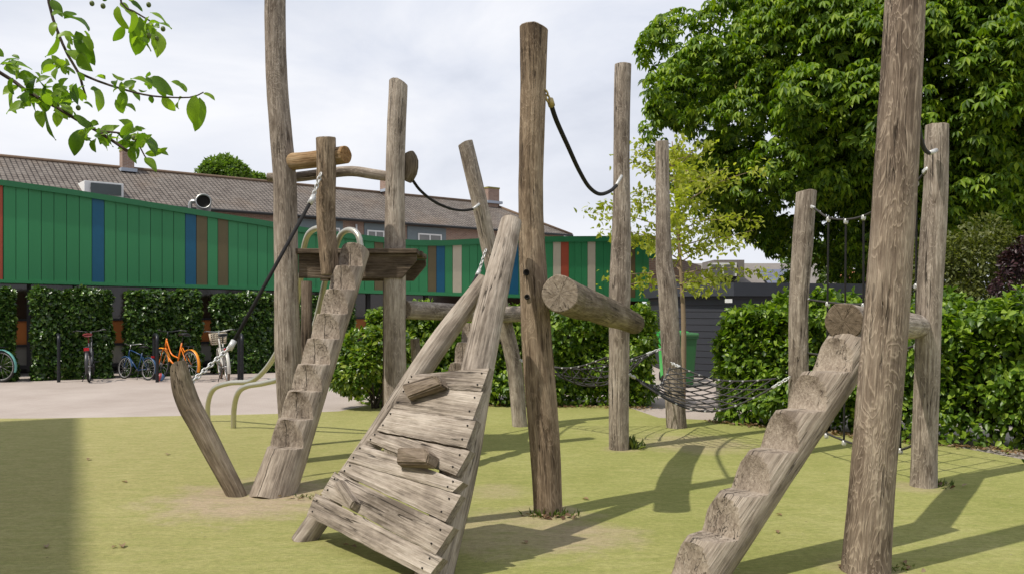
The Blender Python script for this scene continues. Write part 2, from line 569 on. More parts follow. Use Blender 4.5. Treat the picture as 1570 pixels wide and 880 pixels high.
E_ORANGE = endgrain("end_grain_orange", (0.20, 0.10, 0.04), (0.42, 0.26, 0.12))
M_ROPE = plain("black_rope", (0.012, 0.011, 0.011), 0.85, 0, 0.4, 60)
M_NET = plain("dark_net_rope", (0.045, 0.042, 0.040), 0.85, 0, 0.4, 60)
M_STEEL = plain("galvanised_steel", (0.42, 0.42, 0.41), 0.42, 0.85, 0.2, 30)
M_CLAMP = plain("pale_alloy_clamp", (0.56, 0.56, 0.55), 0.4, 0.25, 0.1, 30)
M_BRASS = plain("dull_brass_fitting", (0.42, 0.33, 0.14), 0.4, 0.6, 0.2, 30)
M_RAIL = plain("stainless_slide_tube", (0.52, 0.50, 0.42), 0.33, 0.75, 0.12, 8)
M_BLACKMETAL = plain("dark_painted_steel", (0.018, 0.02, 0.024), 0.4, 0.2, 0.2, 20)
M_HOLE = plain("dark_recess", (0.012, 0.01, 0.008), 0.9, 0, 0.3, 20)

# turf: worn artificial grass, sandy where feet scrape
def turf_mat():
    k = NT("olive_artificial_turf")
    o = k.obj()
    a = k.noise(o, 0.55, 6, 0.6, 0.3); b = k.noise(k.map(o, (1, 2.4, 1)), 3.5, 6, 0.65); f = k.noise(o, 140.0, 4, 0.7); m2 = k.noise(o, 24.0, 5, 0.7)
    t = k.math('ADD', k.math('MULTIPLY', a, 0.45), k.math('ADD', k.math('MULTIPLY', b, 0.28), k.math('MULTIPLY', m2, 0.27)))
    c = k.ramp(t, [(0.36, (0.27, 0.285, 0.083)), (0.50, (0.345, 0.345, 0.118)), (0.64, (0.43, 0.41, 0.17))])
    # the far left end is sandier
    xs = k.n('ShaderNodeSeparateXYZ'); k.l(o, xs.inputs[0])
    lf = k.n('ShaderNodeMapRange'); k.l(k.math('ADD', xs.outputs[0], k.math('MULTIPLY', a, 3.0)), lf.inputs['Value'])
    lf.inputs['From Min'].default_value = 1.6; lf.inputs['From Max'].default_value = -2.6; lf.inputs['To Max'].default_value = 0.55
    c = k.mix(lf.outputs[0], c, k.mix(b, (0.33, 0.285, 0.125), (0.46, 0.39, 0.205)))
    for (x, y, r_, s) in WEAR:
        vm = k.n('ShaderNodeVectorMath', operation='DISTANCE'); k.l(k.map(o, (1, 1, 1)), vm.inputs[0]); vm.inputs[1].default_value = (x, y, 0)
        d = k.math('ADD', k.math('DIVIDE', vm.outputs['Value'], r_), k.math('MULTIPLY', k.math('SUBTRACT', k.noise(o, 3.2, 6, 0.7), 0.5), 1.5))
        c = k.mix(k.math('MULTIPLY', k.ramp(d, [(0.5, 1.0), (1.15, 0.0)]), s), c, k.mix(m2, (0.36, 0.265, 0.165), (0.55, 0.45, 0.32)))
    st1 = k.noise(k.map(o, (5, 13, 1)), 1.0, 6, 0.7, 0.6); st2 = k.noise(k.map(o, (22, 40, 1)), 1.0, 4, 0.7)
    c = k.mix(k.ramp(st1, [(0.45, 0.0), (0.66, 0.45)]), c, (0.235, 0.275, 0.07))
    c = k.mix(k.ramp(st1, [(0.30, 0.4), (0.44, 0.0)]), c, (0.46, 0.43, 0.17))
    c = k.mix(1.0, c, k.ramp(st2, [(0.32, 0.80), (0.62, 1.08)]), 'MULTIPLY')
    vd = k.n('ShaderNodeTexVoronoi', feature='F1'); k.l(o, vd.inputs['Vector']); vd.inputs['Scale'].default_value = 5.5
    c = k.mix(k.ramp(vd.outputs['Distance'], [(0.035, 0.75), (0.06, 0.0)]), c, k.mix(k.ramp(st1, [(.45, 0.0), (.55, 1.0)]), (0.12, 0.08, 0.04), (0.50, 0.44, 0.30)))
    c = k.mix(0.65, c, k.ramp(f, [(0.25, 0.5), (0.68, 1.2)]), 'MULTIPLY')
    k.color(c); k.rough(0.95, 0.1)
    k.bump(k.math('ADD', f, k.math('MULTIPLY', m2, 0.9)), 0.8, 0.012)
    return k.m
WEAR = [(-2.1, 6.85, 0.9, 1.0), (-1.35, 7.0, 0.4, 0.75), (0.05, 5.9, 0.8, 0.6), (0.55, 5.75, 0.45, 0.55), (2.05, 9.6, 0.8, 0.6), (0.3, 6.4, 0.3, 0.5),
        (2.1, 5.0, 0.3, 0.4), (3.5, 7.3, 0.3, 0.5), (-0.15, 7.1, 0.35, 0.45), (1.2, 9.25, 0.25, 0.5)]
M_TURF = turf_mat()
def path_mat():
    k = NT("pinkish_beige_paving")
    o = k.obj()
    a = k.noise(o, 0.7, 5, 0.6); f = k.noise(o, 60.0, 4, 0.7)
    br = k.n('ShaderNodeTexBrick'); k.l(o, br.inputs['Vector']); br.inputs['Scale'].default_value = 4.0
    br.inputs['Color1'].default_value = (0.97, 0.97, 0.97, 1); br.inputs['Color2'].default_value = (1, 1, 1, 1); br.inputs['Mortar'].default_value = (0.82, 0.82, 0.82, 1)
    br.inputs['Mortar Size'].default_value = 0.012
    c = k.ramp(k.math('ADD', k.math('MULTIPLY', a, 0.6), k.math('MULTIPLY', f, 0.4)), [(0.35, (0.34, 0.285, 0.25)), (0.65, (0.455, 0.395, 0.355))])
    c = k.mix(1.0, c, br.outputs['Color'], 'MULTIPLY')
    k.color(c); k.rough(0.9, 0.2); k.bump(f, 0.3, 0.005)
    return k.m
M_PATH = path_mat()
M_GROUND = plain("grey_paving", (0.33, 0.30, 0.27), 0.9, 0, 0.2, 2.0, 0.2)

# ------------------------------------------------------------------ ground
def sheet(name, pts, z, mat, thick=0.0):
    mb = MB()
    n = len(pts)
    V = [(x, y, z) for x, y in pts]
    Fc = [tuple(range(n))]
    if thick:
        V += [(x, y, z - thick) for x, y in pts]
        Fc += [(i, i + n, (i + 1) % n + n, (i + 1) % n) for i in range(n)]
    mb.add(V, Fc, 0, None, False)
    return struct(mb.build(name, mat))
sheet("ground", [(-400, -60), (400, -60), (400, 700), (-400, 700)], -0.03, M_GROUND)
sheet("path", [(-26, 9.0), (1.0, 9.0), (4.2, 12.0), (4.6, 15.5), (10.0, 26.0), (-2, 23.5), (-11, 18.8), (-26, 18.6)], -0.012, M_PATH)
turf_edge = [(-22, -4), (14, -4), (14, 5.5)]
for px, py in ((1570, 704), (1400, 672), (1250, 656), (1120, 645), (1010, 640), (975, 628), (940, 616), (800, 613), (640, 614), (575, 619), (520, 630), (420, 634), (330, 636), (180, 639), (60, 641)):
    g = G(px, py); turf_edge.append((g.x, g.y))
turf_edge += [(-9.0, 11.75), (-22, 11.5)]
sheet("turf", turf_edge, 0.0, M_TURF, 0.03)

# the building left of the camera whose shade falls over the left of the turf (outside the frame)
def wall_box(mb, a, b, thick, z0, z1, mi=0):
    a, b = Vector((a[0], a[1], 0)), Vector((b[0], b[1], 0))
    t = (b - a); L = t.length; t.normalize(); n = Vector((-t.y, t.x, 0))
    M = Matrix((t, n, Vector((0, 0, 1)))).transposed()
    box(mb, (a + b) / 2 + n * thick / 2 + Vector((0, 0, (z0 + z1) / 2)), (L, thick, z1 - z0), M, mi)

M_BRICK = None
def brick_mat(name, c1, c2, mortar):
    k = NT(name)
    v = k.attr('lc')
    br = k.n('ShaderNodeTexBrick'); k.l(k.map(v, (1, 1, 1)), br.inputs['Vector']); br.inputs['Scale'].default_value = 1.0
    br.inputs['Brick Width'].default_value = 0.22; br.inputs['Row Height'].default_value = 0.065; br.inputs['Mortar Size'].default_value = 0.008
    br.inputs['Color1'].default_value = (*c1, 1); br.inputs['Color2'].default_value = (*c2, 1); br.inputs['Mortar'].default_value = (*mortar, 1)
    c = k.mix(k.noise(k.obj(), 3.0, 5), br.outputs['Color'], (0.5, 0.5, 0.5), 'MULTIPLY')
    c = k.mix(0.75, c, br.outputs['Color'])
    k.color(c); k.rough(0.9, 0.2); k.bump(br.outputs['Fac'], -0.3, 0.01)
    return k.m
M_BRICK = brick_mat("brown_brick", (0.25, 0.15, 0.11), (0.33, 0.21, 0.155), (0.36, 0.32, 0.28))

def uvwall(mb, a, b, z0, z1, mi=0):
    """vertical sheet with brick coordinates"""
    a, b = Vector(a[:2]).to_3d(), Vector(b[:2]).to_3d()
    L = (b - a).length
    mb.add([a + Vector((0, 0, z0)), b + Vector((0, 0, z0)), b + Vector((0, 0, z1)), a + Vector((0, 0, z1))], [(0, 1, 2, 3)], mi,
           [(0, z0, 0), (L, z0, 0), (L, z1, 0), (0, z1, 0)], False)

sh = empty("shade_building", (-12.65, 7.45, 0), "brick building left of the camera that shades the left edge of the turf", "building")
mb = MB()
c4 = [(-12.65, 7.45), (-9.05, 0.48), (-4.6, -8.3), (-13.5, -12.8), (-21.5, 3.0)]
for i in range(5):
    a, b = c4[i], c4[(i + 1) % 5]
    uvwall(mb, a, b, -0.02, 12.0)
mb.build("wall", M_BRICK, sh)
mb = MB()
mb.add([(x, y, 12.0) for x, y in c4] + [(x, y, 12.2) for x, y in c4], [(0, 1, 2, 3, 4), (9, 8, 7, 6, 5)] + [(i, i + 5, (i + 1) % 5 + 5, (i + 1) % 5) for i in range(5)], 0, None, False)
mb.build("roof", plain("grey_roofing_felt", (0.12, 0.12, 0.12), 0.9), sh)

# ------------------------------------------------------------------ green school wing
def WD(px):                                            # depth of the cladding plane at a photo column
    return 1.0 / (0.053 * (1 - px / 3500.0))
def lerp_tab(tab, x):
    for (x0, y0), (x1, y1) in zip(tab, tab[1:]):
        if x <= x1:
            return y0 + (y1 - y0) * (x - x0) / (x1 - x0)
    return tab[-1][1]
TOP = [(-140, 270), (0, 283), (109, 298), (218, 315.5), (327, 333), (400, 344.5), (458, 355), (510, 362), (558, 368), (627, 375.5), (682, 376), (735, 373), (841, 370), (1010, 369)]
BOT = [(-140, 427), (0, 430), (300, 438), (600, 447), (1010, 459)]
k = NT("green_painted_cladding")
o_ = k.attr('lc')
gi = k.n('ShaderNodeNewGeometry').outputs['Random Per Island']
k.color(k.mix(k.math('ADD', k.math('MULTIPLY', gi, .5), k.math('MULTIPLY', k.noise(k.map(o_, (4, 4, 0.5)), 1.0, 6, .65), .5)), (0.022, 0.190, 0.066), (0.040, 0.255, 0.100))); k.rough(0.45, 0.4); k.bump(k.noise(k.map(o_, (40, 40, 4)), 1.0, 3), 0.08, 0.004)
M_GREEN = k.m
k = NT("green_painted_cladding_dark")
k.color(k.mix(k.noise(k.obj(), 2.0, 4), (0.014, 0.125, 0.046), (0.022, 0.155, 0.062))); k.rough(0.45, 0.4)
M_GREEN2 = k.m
M_BLUEP = plain("blue_panel_paint", (0.003, 0.092, 0.180), 0.45)
M_OLIVEP = plain("olive_brown_panel_paint", (0.125, 0.098, 0.045), 0.5)
M_CREAMP = plain("cream_panel_paint", (0.52, 0.47, 0.36), 0.5)
M_REDP = plain("brick_red_panel_paint", (0.35, 0.072, 0.034), 0.5)
M_DARKW = plain("dark_timber_wall", (0.018, 0.018, 0.022), 0.6)
M_GLASS = plain("dark_window_glass", (0.035, 0.022, 0.015), 0.08, 0, 0.3, 1.0, 0.6)
M_GLASSG = plain("grey_window_glass", (0.16, 0.16, 0.15), 0.1, 0, 0.3, 1.0, 0.6)
M_ORANGEW = plain("orange_brown_wood_panel", (0.32, 0.105, 0.02), 0.55, 0, 0.25, 3)
M_WHITE = plain("white_paint", (0.75, 0.75, 0.73), 0.5)
M_GUTTER = plain("black_gutter", (0.02, 0.02, 0.02), 0.5)

gb = empty("school_wing", P(400, 582, WD(400)) * 1.0, "long low school wing with green cladding and a curved roofline", "school")
gb.location.z = 0
wa, wb = P(-140, 430, WD(-140)), P(1010, 430, WD(1010))
wt = Vector((wb.x - wa.x, wb.y - wa.y, 0)).normalized(); wn_ = Vector((wt.y, -wt.x, 0))   # towards the camera
def wpt(px, py, off=0.0):
    d = WD(px)
    p = P(px, py, d)
    return p + wn_ * off
stripes = [(-40, 5, 'R'), (141, 160, 'B'), (284, 301, 'B'), (301, 318, 'O'), (334, 350, 'O'), (574, 588, 'O'), (656, 669, 'O'), (669, 682, 'B'), (694, 708, 'C'),
           (780, 795, 'B'), (848, 860, 'C'), (860, 872, 'R'), (901, 913, 'C'), (962, 974, 'O')]
edges = sorted(set([-140.0, 1010.0] + [float(s[0]) for s in stripes] + [float(s[1]) for s in stripes]))
MBs = {c: [] for c in 'GBOCR'}
def board(mb, x0, x1, off=0.0):
    t = 0.03
    g = (x1 - x0) * 0.02
    c = [wpt(x0 + g, lerp_tab(BOT, x0), off), wpt(x1 - g, lerp_tab(BOT, x1), off), wpt(x1 - g, lerp_tab(TOP, x1), off), wpt(x0 + g, lerp_tab(TOP, x0), off)]
    b = [p - wn_ * t for p in c]
    mb.add(c + b, [(0, 1, 2, 3), (1, 0, 4, 5), (2, 1, 5, 6), (3, 2, 6, 7), (0, 3, 7, 4)], 0, None, False)
gmb = MB()
for a, b in zip(edges, edges[1:]):
    st = [s for s in stripes if s[0] <= a and s[1] >= b]
    if st:
        mb = MB(); board(mb, a, b, 0.004)
        nm, mt = {'B': ("blue_panel", M_BLUEP), 'O': ("olive_panel", M_OLIVEP), 'C': ("cream_panel", M_CREAMP), 'R': ("red_panel", M_REDP)}[st[0][2]]
        mb.build(nm, mt, gb)
        continue
    x = a
    pieces = max(1, round((b - a) / (20.5 * (1 - (a + b) / 2 / 3500) ** 2)))
    for i in range(pieces):
        board(gmb, a + (b - a) * i / pieces, a + (b - a) * (i + 1) / pieces, 0.0)
gmb.build("cladding", M_GREEN, gb)
# roof edge, bottom trim, backing wall
def strip(mb, tab, dy0, dy1, off0, off1, xs):
    V, Fc = [], []
    for x in xs:
        y = lerp_tab(tab, x)
        V += [wpt(x, y + dy0, off1), wpt(x, y + dy1, off1), wpt(x, y + dy1, off0), wpt(x, y + dy0, off0)]
    for i in range(len(xs) - 1):
        for k_ in range(4):
            k2 = (k_ + 1) % 4
            Fc.append((i * 4 + k_, i * 4 + k2, i * 4 + 4 + k2, i * 4 + 4 + k_))
    n = len(xs)
    Fc += [(3, 2, 1, 0), (4 * n - 4, 4 * n - 3, 4 * n - 2, 4 * n - 1)]
    mb.add(V, Fc, 0, None, False)
xs = [float(v) for v in np.linspace(-140, 1010, 60)]
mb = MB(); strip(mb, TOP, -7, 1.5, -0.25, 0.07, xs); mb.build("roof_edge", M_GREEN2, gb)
mb = MB(); strip(mb, BOT, -1.5, 3.5, -0.6, 0.03, xs); mb.build("bottom_trim", M_GREEN, gb)
mb = MB()
V, Fc = [], []
for x in xs:
    t_, b_ = wpt(x, lerp_tab(TOP, x) - 5, -0.2), wpt(x, lerp_tab(BOT, x), -0.2)
    V += [t_, b_, t_ - wn_ * 9 + Vector((0, 0, 0.02)), b_ - wn_ * 9]
for i in range(len(xs) - 1):
    q = i * 4
    Fc += [(q, q + 1, q + 5, q + 4), (q, q + 4, q + 6, q + 2), (q + 2, q + 6, q + 7, q + 3), (q + 1, q + 3, q + 7, q + 5)]
Fc += [(0, 2, 3, 1), (len(V) - 4, len(V) - 3, len(V) - 1, len(V) - 2)]
mb.add(V, Fc, 0, None, False)
mb.build("roof", plain("roofing_felt_grey", (0.10, 0.10, 0.10), 0.9), gb)
# recessed ground floor: posts, glass, wooden spandrels
REC = -0.55
def low(mb, x0, x1, z0, z1, off, th=0.06):
    a, b = wpt(x0, HY, off), wpt(x1, HY, off)
    pts = []
    for p in (a, b):
        for z in (z0, z1):
            pts.append(Vector((p.x, p.y, z)))
    c = [pts[0], pts[2], pts[3], pts[1]]
    bk = [p - wn_ * th for p in c]
    mb.add(c + bk, [(0, 1, 2, 3), (1, 0, 4, 5), (2, 1, 5, 6), (3, 2, 6, 7), (0, 3, 7, 4)], 0, None, False)
mb = MB(); low(mb, -140, 1005, 0, 2.2, REC - 0.2, 0.2); mb.build("wall", M_DARKW, gb)
bays = [-60, 38, 110, 250, 380, 500, 570, 660, 760, 860, 950, 1000]
for x0, x1 in zip(bays[:-1], bays[1:]):
    mb = MB(); low(mb, x0, x0 + 6, 0.05, 2.1, REC + 0.06, 0.1); mb.build("window_post", M_DARKW, gb)
    f = MB(); low(f, x0 + 6, x1, 0.12, 2.1, REC - 0.03, 0.08)
    w = f.build("window", M_DARKW, gb)
    for z0_, z1_ in ((1.22, 1.27), (.62, .68), (.12, .2)):
        f = MB(); low(f, x0 + 6, x1, z0_, z1_, REC + 0.04, 0.05); f.build("frame_rail", M_BLACKMETAL, w)
    g1 = MB(); low(g1, x0 + 6, x1, 1.27, 2.1, REC, 0.02); g1.build("upper_pane", M_GLASS, w)
    g2 = MB(); low(g2, x0 + 6, x1, 0.20, 0.62, REC, 0.02); g2.build("lower_pane", M_GLASSG, w)
    g3 = MB(); low(g3, x0 + 6, x1, 0.68, 1.22, REC, 0.03); g3.build("wood_panel", M_ORANGEW, w)
# round vent cowl on the roof
mb = MB()
vc = P(312, 309, WD(312) + 0.6)
ax = Vector((0.35, -1, 0.12)).normalized()
u = ax.orthogonal().normalized(); w_ = ax.cross(u)
prof = [(-0.8, 0.18), (0, 0.18), (0.02, 0.195), (0.02, 0.165), (-0.05, 0.163)]
V, Fc = [], []
for s_, r_ in prof:
    for i in range(24):
        a = 2 * math.pi * i / 24
        V.append(vc + ax * s_ + u * (math.cos(a) * r_) + w_ * (math.sin(a) * r_))
for j in range(len(prof) - 1):
    for i in range(24):
        Fc.append((j * 24 + i, j * 24 + (i + 1) % 24, (j + 1) * 24 + (i + 1) % 24, (j + 1) * 24 + i))
Fc.append(tuple(range((len(prof) - 1) * 24, len(prof) * 24)))
vmb = MB(); vmb.add(V, Fc)
vmb.build("vent_pipe", M_STEEL, gb)
vmb = MB(); vmb.add([vc - ax * 0.04 + u * (math.cos(2 * math.pi * i / 24) * 0.164) + w_ * (math.sin(2 * math.pi * i / 24) * 0.164) for i in range(24)], [tuple(range(24))], 0, None, False)
vmb.build("vent_opening", M_HOLE, gb)
vmb = MB(); q = P(292, 318, WD(292) + 0.8); tube(vmb, [q - Vector((0, 0, 0.4)), q + Vector((0, 0, 0.1)), q + Vector((0.15, 0, 0.14))], 0.05, 10); vmb.build("flue_pipe", M_STEEL, gb)
# brick end of the wing with a red flowered pot on its ledge
mb = MB()
a, b = P(995, 470, 25.6), P(1045, 470, 26.2)
uvwall(mb, a, b, 0, 3.0)
uvwall(mb, b, b + Vector((1.5, 4, 0)), 0, 3.0)
uvwall(mb, a + Vector((1.0, 4, 0)), a, 0, 3.0)
mb.build("brick_end_wall", M_BRICK, gb)
mb = MB(); p = P(1006, 448, 25.5); box(mb, p, (0.16, 0.06, 0.32)); mb.build("white_wall_frame", M_WHITE, gb)  # plain white box standing for a white frame on the brick

# ------------------------------------------------------------------ terraced row house
def HD(px):
    return 1.0 / (0.030 * (1 - px / 2400.0))
E0 = P(400, 328, 40.0); EZ = E0.z
hu = Vector((1615, 1300, 0)).normalized(); hv = Vector((-hu.y, hu.x, 0))
def hx(px):                       # along-wall coordinate of the facade at photo column
    d = HD(px); return Vector(((px - CX) / F * d - E0.x, d - E0.y, 0)).dot(hu)
def hp(s, t, z):
    return Vector((E0.x, E0.y, 0)) + hu * s + hv * t + Vector((0, 0, z))
sL, sR = hx(-160), hx(872)
RISE, RUN = 2.12, 4.0
def tile_mat():
    k = NT("grey_brown_roof_tiles")
    v = k.attr('lc')
    br = k.n('ShaderNodeTexBrick'); k.l(v, br.inputs['Vector']); br.inputs['Scale'].default_value = 1.0
    br.offset = 0.0
    br.inputs['Brick Width'].default_value = 0.21; br.inputs['Row Height'].default_value = 0.27; br.inputs['Mortar Size'].default_value = 0.04
    br.inputs['Mortar Smooth'].default_value = 0.6
    br.inputs['Color1'].default_value = (0.145, 0.122, 0.105, 1); br.inputs['Color2'].default_value = (0.20, 0.172, 0.148, 1); br.inputs['Mortar'].default_value = (0.03, 0.025, 0.022, 1)
    n = k.noise(k.obj(), 0.35, 5, 0.6)
    c = k.mix(k.ramp(n, [(0.5, 0.0), (0.8, 0.5)]), br.outputs['Color'], (0.20, 0.13, 0.075))
    c = k.mix(k.ramp(k.noise(k.obj(), 1.6, 5, 0.7), [(0.45, 0.0), (0.75, 0.4)]), c, (0.25, 0.225, 0.20))
    k.color(c); k.rough(0.85, 0.25); k.bump(br.outputs['Fac'], -0.8, 0.05)
    return k.m
M_TILE = tile_mat()
M_GREYBOARD = plain("blue_grey_boarding", (0.15, 0.185, 0.20), 0.6)
M_LEAD = plain("lead_flashing", (0.36, 0.40, 0.46), 0.5)
rh = empty("row_house", hp((sL + sR) / 2, 0, 0), "long terraced house row with a grey brown tiled roof behind the green wing", "house")
slope = math.hypot(RISE, RUN)
def roofpt(s, t):                 # t from 0 (eaves) to 1 (ridge), on the camera side
    return hp(s, -0.3 + (RUN + 0.3) * t, EZ + RISE * t)
sRr = sR - 3.2                     # hipped right end
mb = MB()
V = [roofpt(sL, 0), roofpt(sR, 0), roofpt(sRr, 1), roofpt(sL, 1), hp(sR, 2 * RUN + .35, EZ), hp(sL, 2 * RUN + .35, EZ)]
mb.add(V[:4], [(0, 1, 2, 3)], 0, [(0, 0, 0), (sR - sL, 0, 0), (sRr - sL, slope, 0), (0, slope, 0)], False)
mb.add([V[1], V[4], V[2]], [(0, 1, 2)], 0, [(0, 0, 0), (8.7, 0, 0), (4.3, slope, 0)], False)
mb.add([V[4], V[5], V[3], V[2]], [(0, 1, 2, 3)], 0, [(0, 0, 0), (sR - sL, 0, 0), (sR - sL, slope, 0), (3.2, slope, 0)], False)
mb.add([V[5], V[0], V[3]], [(0, 1, 2)], 0, [(0, 0, 0), (8.7, 0, 0), (4.3, slope, 0)], False)
roof = mb.build("roof", M_TILE, rh)
mb = MB(); tube(mb, [roofpt(sL, 1) + Vector((0, 0, .03)), roofpt(sRr, 1) + Vector((0, 0, .03))], 0.09, 8, smoothpath=False)
tube(mb, [roofpt(sRr, 1) + Vector((0, 0, .03)), roofpt(sR, 0) + Vector((0, 0, .03))], 0.09, 8, smoothpath=False); mb.build("ridge_tiles", plain("ridge_tile_brown", (0.15, 0.10, 0.065), 0.85, 0, 0.4, 3), roof)
mb = MB(); tube(mb, [roofpt(sL, 0) + Vector((0, 0, -.02)) - hv * .06, roofpt(sR, 0) + Vector((0, 0, -.02)) - hv * .06], 0.07, 8, smoothpath=False); mb.build("gutter", M_GUTTER, rh)
mb = MB()
uvwall(mb, hp(sL, 0, 0), hp(sR - .4, 0, 0), 0, EZ); uvwall(mb, hp(sR - .4, 0, 0), hp(sR - .4, 2 * RUN, 0), 0, EZ); uvwall(mb, hp(sR - .4, 2 * RUN, 0), hp(sL, 2 * RUN, 0), 0, EZ); uvwall(mb, hp(sL, 2 * RUN, 0), hp(sL, 0, 0), 0, EZ)
mb.build("wall", M_BRICK, rh)
def hbox(name, px0, px1, z0, z1, off, th, mat, parent=rh):
    s0, s1 = hx(px0), hx(px1)
    mb = MB(); c = hp((s0 + s1) / 2, -off + th / 2, (z0 + z1) / 2)
    M = Matrix((hu, hv, Vector((0, 0, 1)))).transposed()
    box(mb, c, (s1 - s0, th, z1 - z0), M)
    return mb.build(name, mat, parent)
for x0, x1, wx0, wx1 in ((430, 525, 490, 520), (558, 590, 562, 588), (624, 683, 640, 676), (270, 330, 280, 300), (40, 120, 60, 90)):
    hbox("grey_boarding", x0, x1, 3.6, EZ - .1, 0.05, 0.06, M_GREYBOARD)
    w = hbox("window", wx0, wx1, 4.1, EZ - .45, 0.09, 0.06, M_WHITE)
    m_ = (wx0 + wx1) / 2
    hbox("pane", wx0 + 2, m_ - 1, 4.2, EZ - .53, 0.10, 0.02, M_GLASSG, w); hbox("pane", m_ + 1, wx1 - 2, 4.2, EZ - .53, 0.10, 0.02, M_GLASSG, w)
for px in (545, 250, 800):
    mb = MB(); s0 = hx(px); tube(mb, [hp(s0, -.1, 0), hp(s0, -.1, EZ - .2)], 0.05, 8, smoothpath=False); mb.build("drainpipe", M_WHITE, rh)
def chim(px, yt, yb, wpx):
    # on the ridge: solve the ridge station whose photo column is px
    best = min((abs(CX + F * roofpt(s, 1).x / roofpt(s, 1).y - px), s) for s in np.linspace(sL, sRr, 600))[1]
    p = roofpt(best, 1)
    top = CH + (HY - yt) / F * p.y; bot = CH + (HY - yb) / F * p.y
    w = wpx / F * p.y
    M = Matrix((hu, hv, Vector((0, 0, 1)))).transposed()
    q = MB()
    for sgn, (aa, bb) in enumerate((((-.5, -.5), (.5, -.5)), ((.5, -.5), (.5, .5)), ((.5, .5), (-.5, .5)), ((-.5, .5), (-.5, -.5)))):
        A = p + hu * (aa[0] * w) + hv * (aa[1] * w - .15); B = p + hu * (bb[0] * w) + hv * (bb[1] * w - .15)
        uvwall(q, A, B, p.z - 0.6, top)
    c = q.build("chimney", M_BRICK, roof)
    q = MB(); box(q, (p.x - hv.x * .15, p.y - hv.y * .15, top + .04), (w * 1.06, w * 1.06, .1), M); q.build("chimney_cap", plain("mossy_cap", (0.23, 0.2, 0.06), 0.9, 0, 0.4, 8), c)
    q = MB(); box(q, (p.x - hv.x * .35, p.y - hv.y * .35, bot + .0), (w * 1.35, w * 0.9, .16), M); q.build("flashing", M_LEAD, c)
chim(194, 234, 263, 17); chim(592, 274, 294, 17); chim(770, 291, 312, 21)
# flat dormer window low on the roof
q = MB(); s0 = hx(160); M = Matrix((hu, hv, Vector((0, 0, 1)))).transposed()
p = hp(hx(163), 0.95, EZ + .60); box(q, p, (1.55, 1.2, 0.62), M, 0, .02); dm = q.build("dormer", M_WHITE, roof)
q = MB(); box(q, p - hv * .61 + Vector((.08, 0, 0)), (1.2, .04, .46), M); box(q, p - hv * .61, (.03, .06, .44), M); box(q, p - hv * .61, (1.1, .06, .03), M); q.build("pane", plain("dormer_glass", (0.06, 0.075, 0.075), 0.1), dm)

# ------------------------------------------------------------------ black shed
def shed():
    d0 = 19.0
    r = empty("garden_shed", P(1200, HY, d0) * Vector((1, 1, 0)) if False else Vector((P(1200, HY, d0).x, d0, 0)), "black boarded flat roofed shed behind the right hedge", "shed")
    k = NT("black_shed_boards"); v = k.obj(); x = k.n('ShaderNodeSeparateXYZ'); k.l(v, x.inputs[0])
    wv = k.math('FRACT', k.math('MULTIPLY', x.outputs[2], 7.0))
    k.color(k.mix(k.noise(k.map(v, (.6, .6, 8)), 1.0, 4), (0.022, 0.024, 0.033), (0.04, 0.042, 0.052))); k.rough(0.6, 0.4); k.bump(k.ramp(wv, [(0.0, 0.0), (0.12, 1.0)]), 0.8, 0.02)
    A = P(1038, HY, d0); Kc = P(1125, HY, 18.2); B = P(1345, HY, 19.3)
    back = [(B.x, B.y + 4), (A.x, A.y + 4)]
    ring = [(A.x, A.y), (Kc.x, Kc.y), (B.x, B.y)] + back
    mb = MB()
    for i in range(5):
        a, b = ring[i], ring[(i + 1) % 5]
        uvwall(mb, a, b, -0.02, 1.95)
    mb.build("wall", k.m, r)
    mb = MB()
    c = Vector((sum(p[0] for p in ring) / 5, sum(p[1] for p in ring) / 5, 0))
    big = [((p[0] - c.x) * 1.05 + c.x, (p[1] - c.y) * 1.08 + c.y) for p in ring]
    mb.add([(x, y, 1.78) for x, y in big] + [(x, y, 2.06) for x, y in big], [(0, 1, 2, 3, 4), (9, 8, 7, 6, 5)] + [(i, (i + 1) % 5, (i + 1) % 5 + 5, i + 5) for i in range(5)], 0, None, False)
    mb.build("roof_fascia", plain("dark_slate_fascia", (0.034, 0.038, 0.048), 0.6), r)
    mb = MB(); p = P(1117, 461, 17.9); box(mb, p, (0.12, 0.14, 0.08)); mb.build("wall_lamp", M_WHITE, r)
shed()

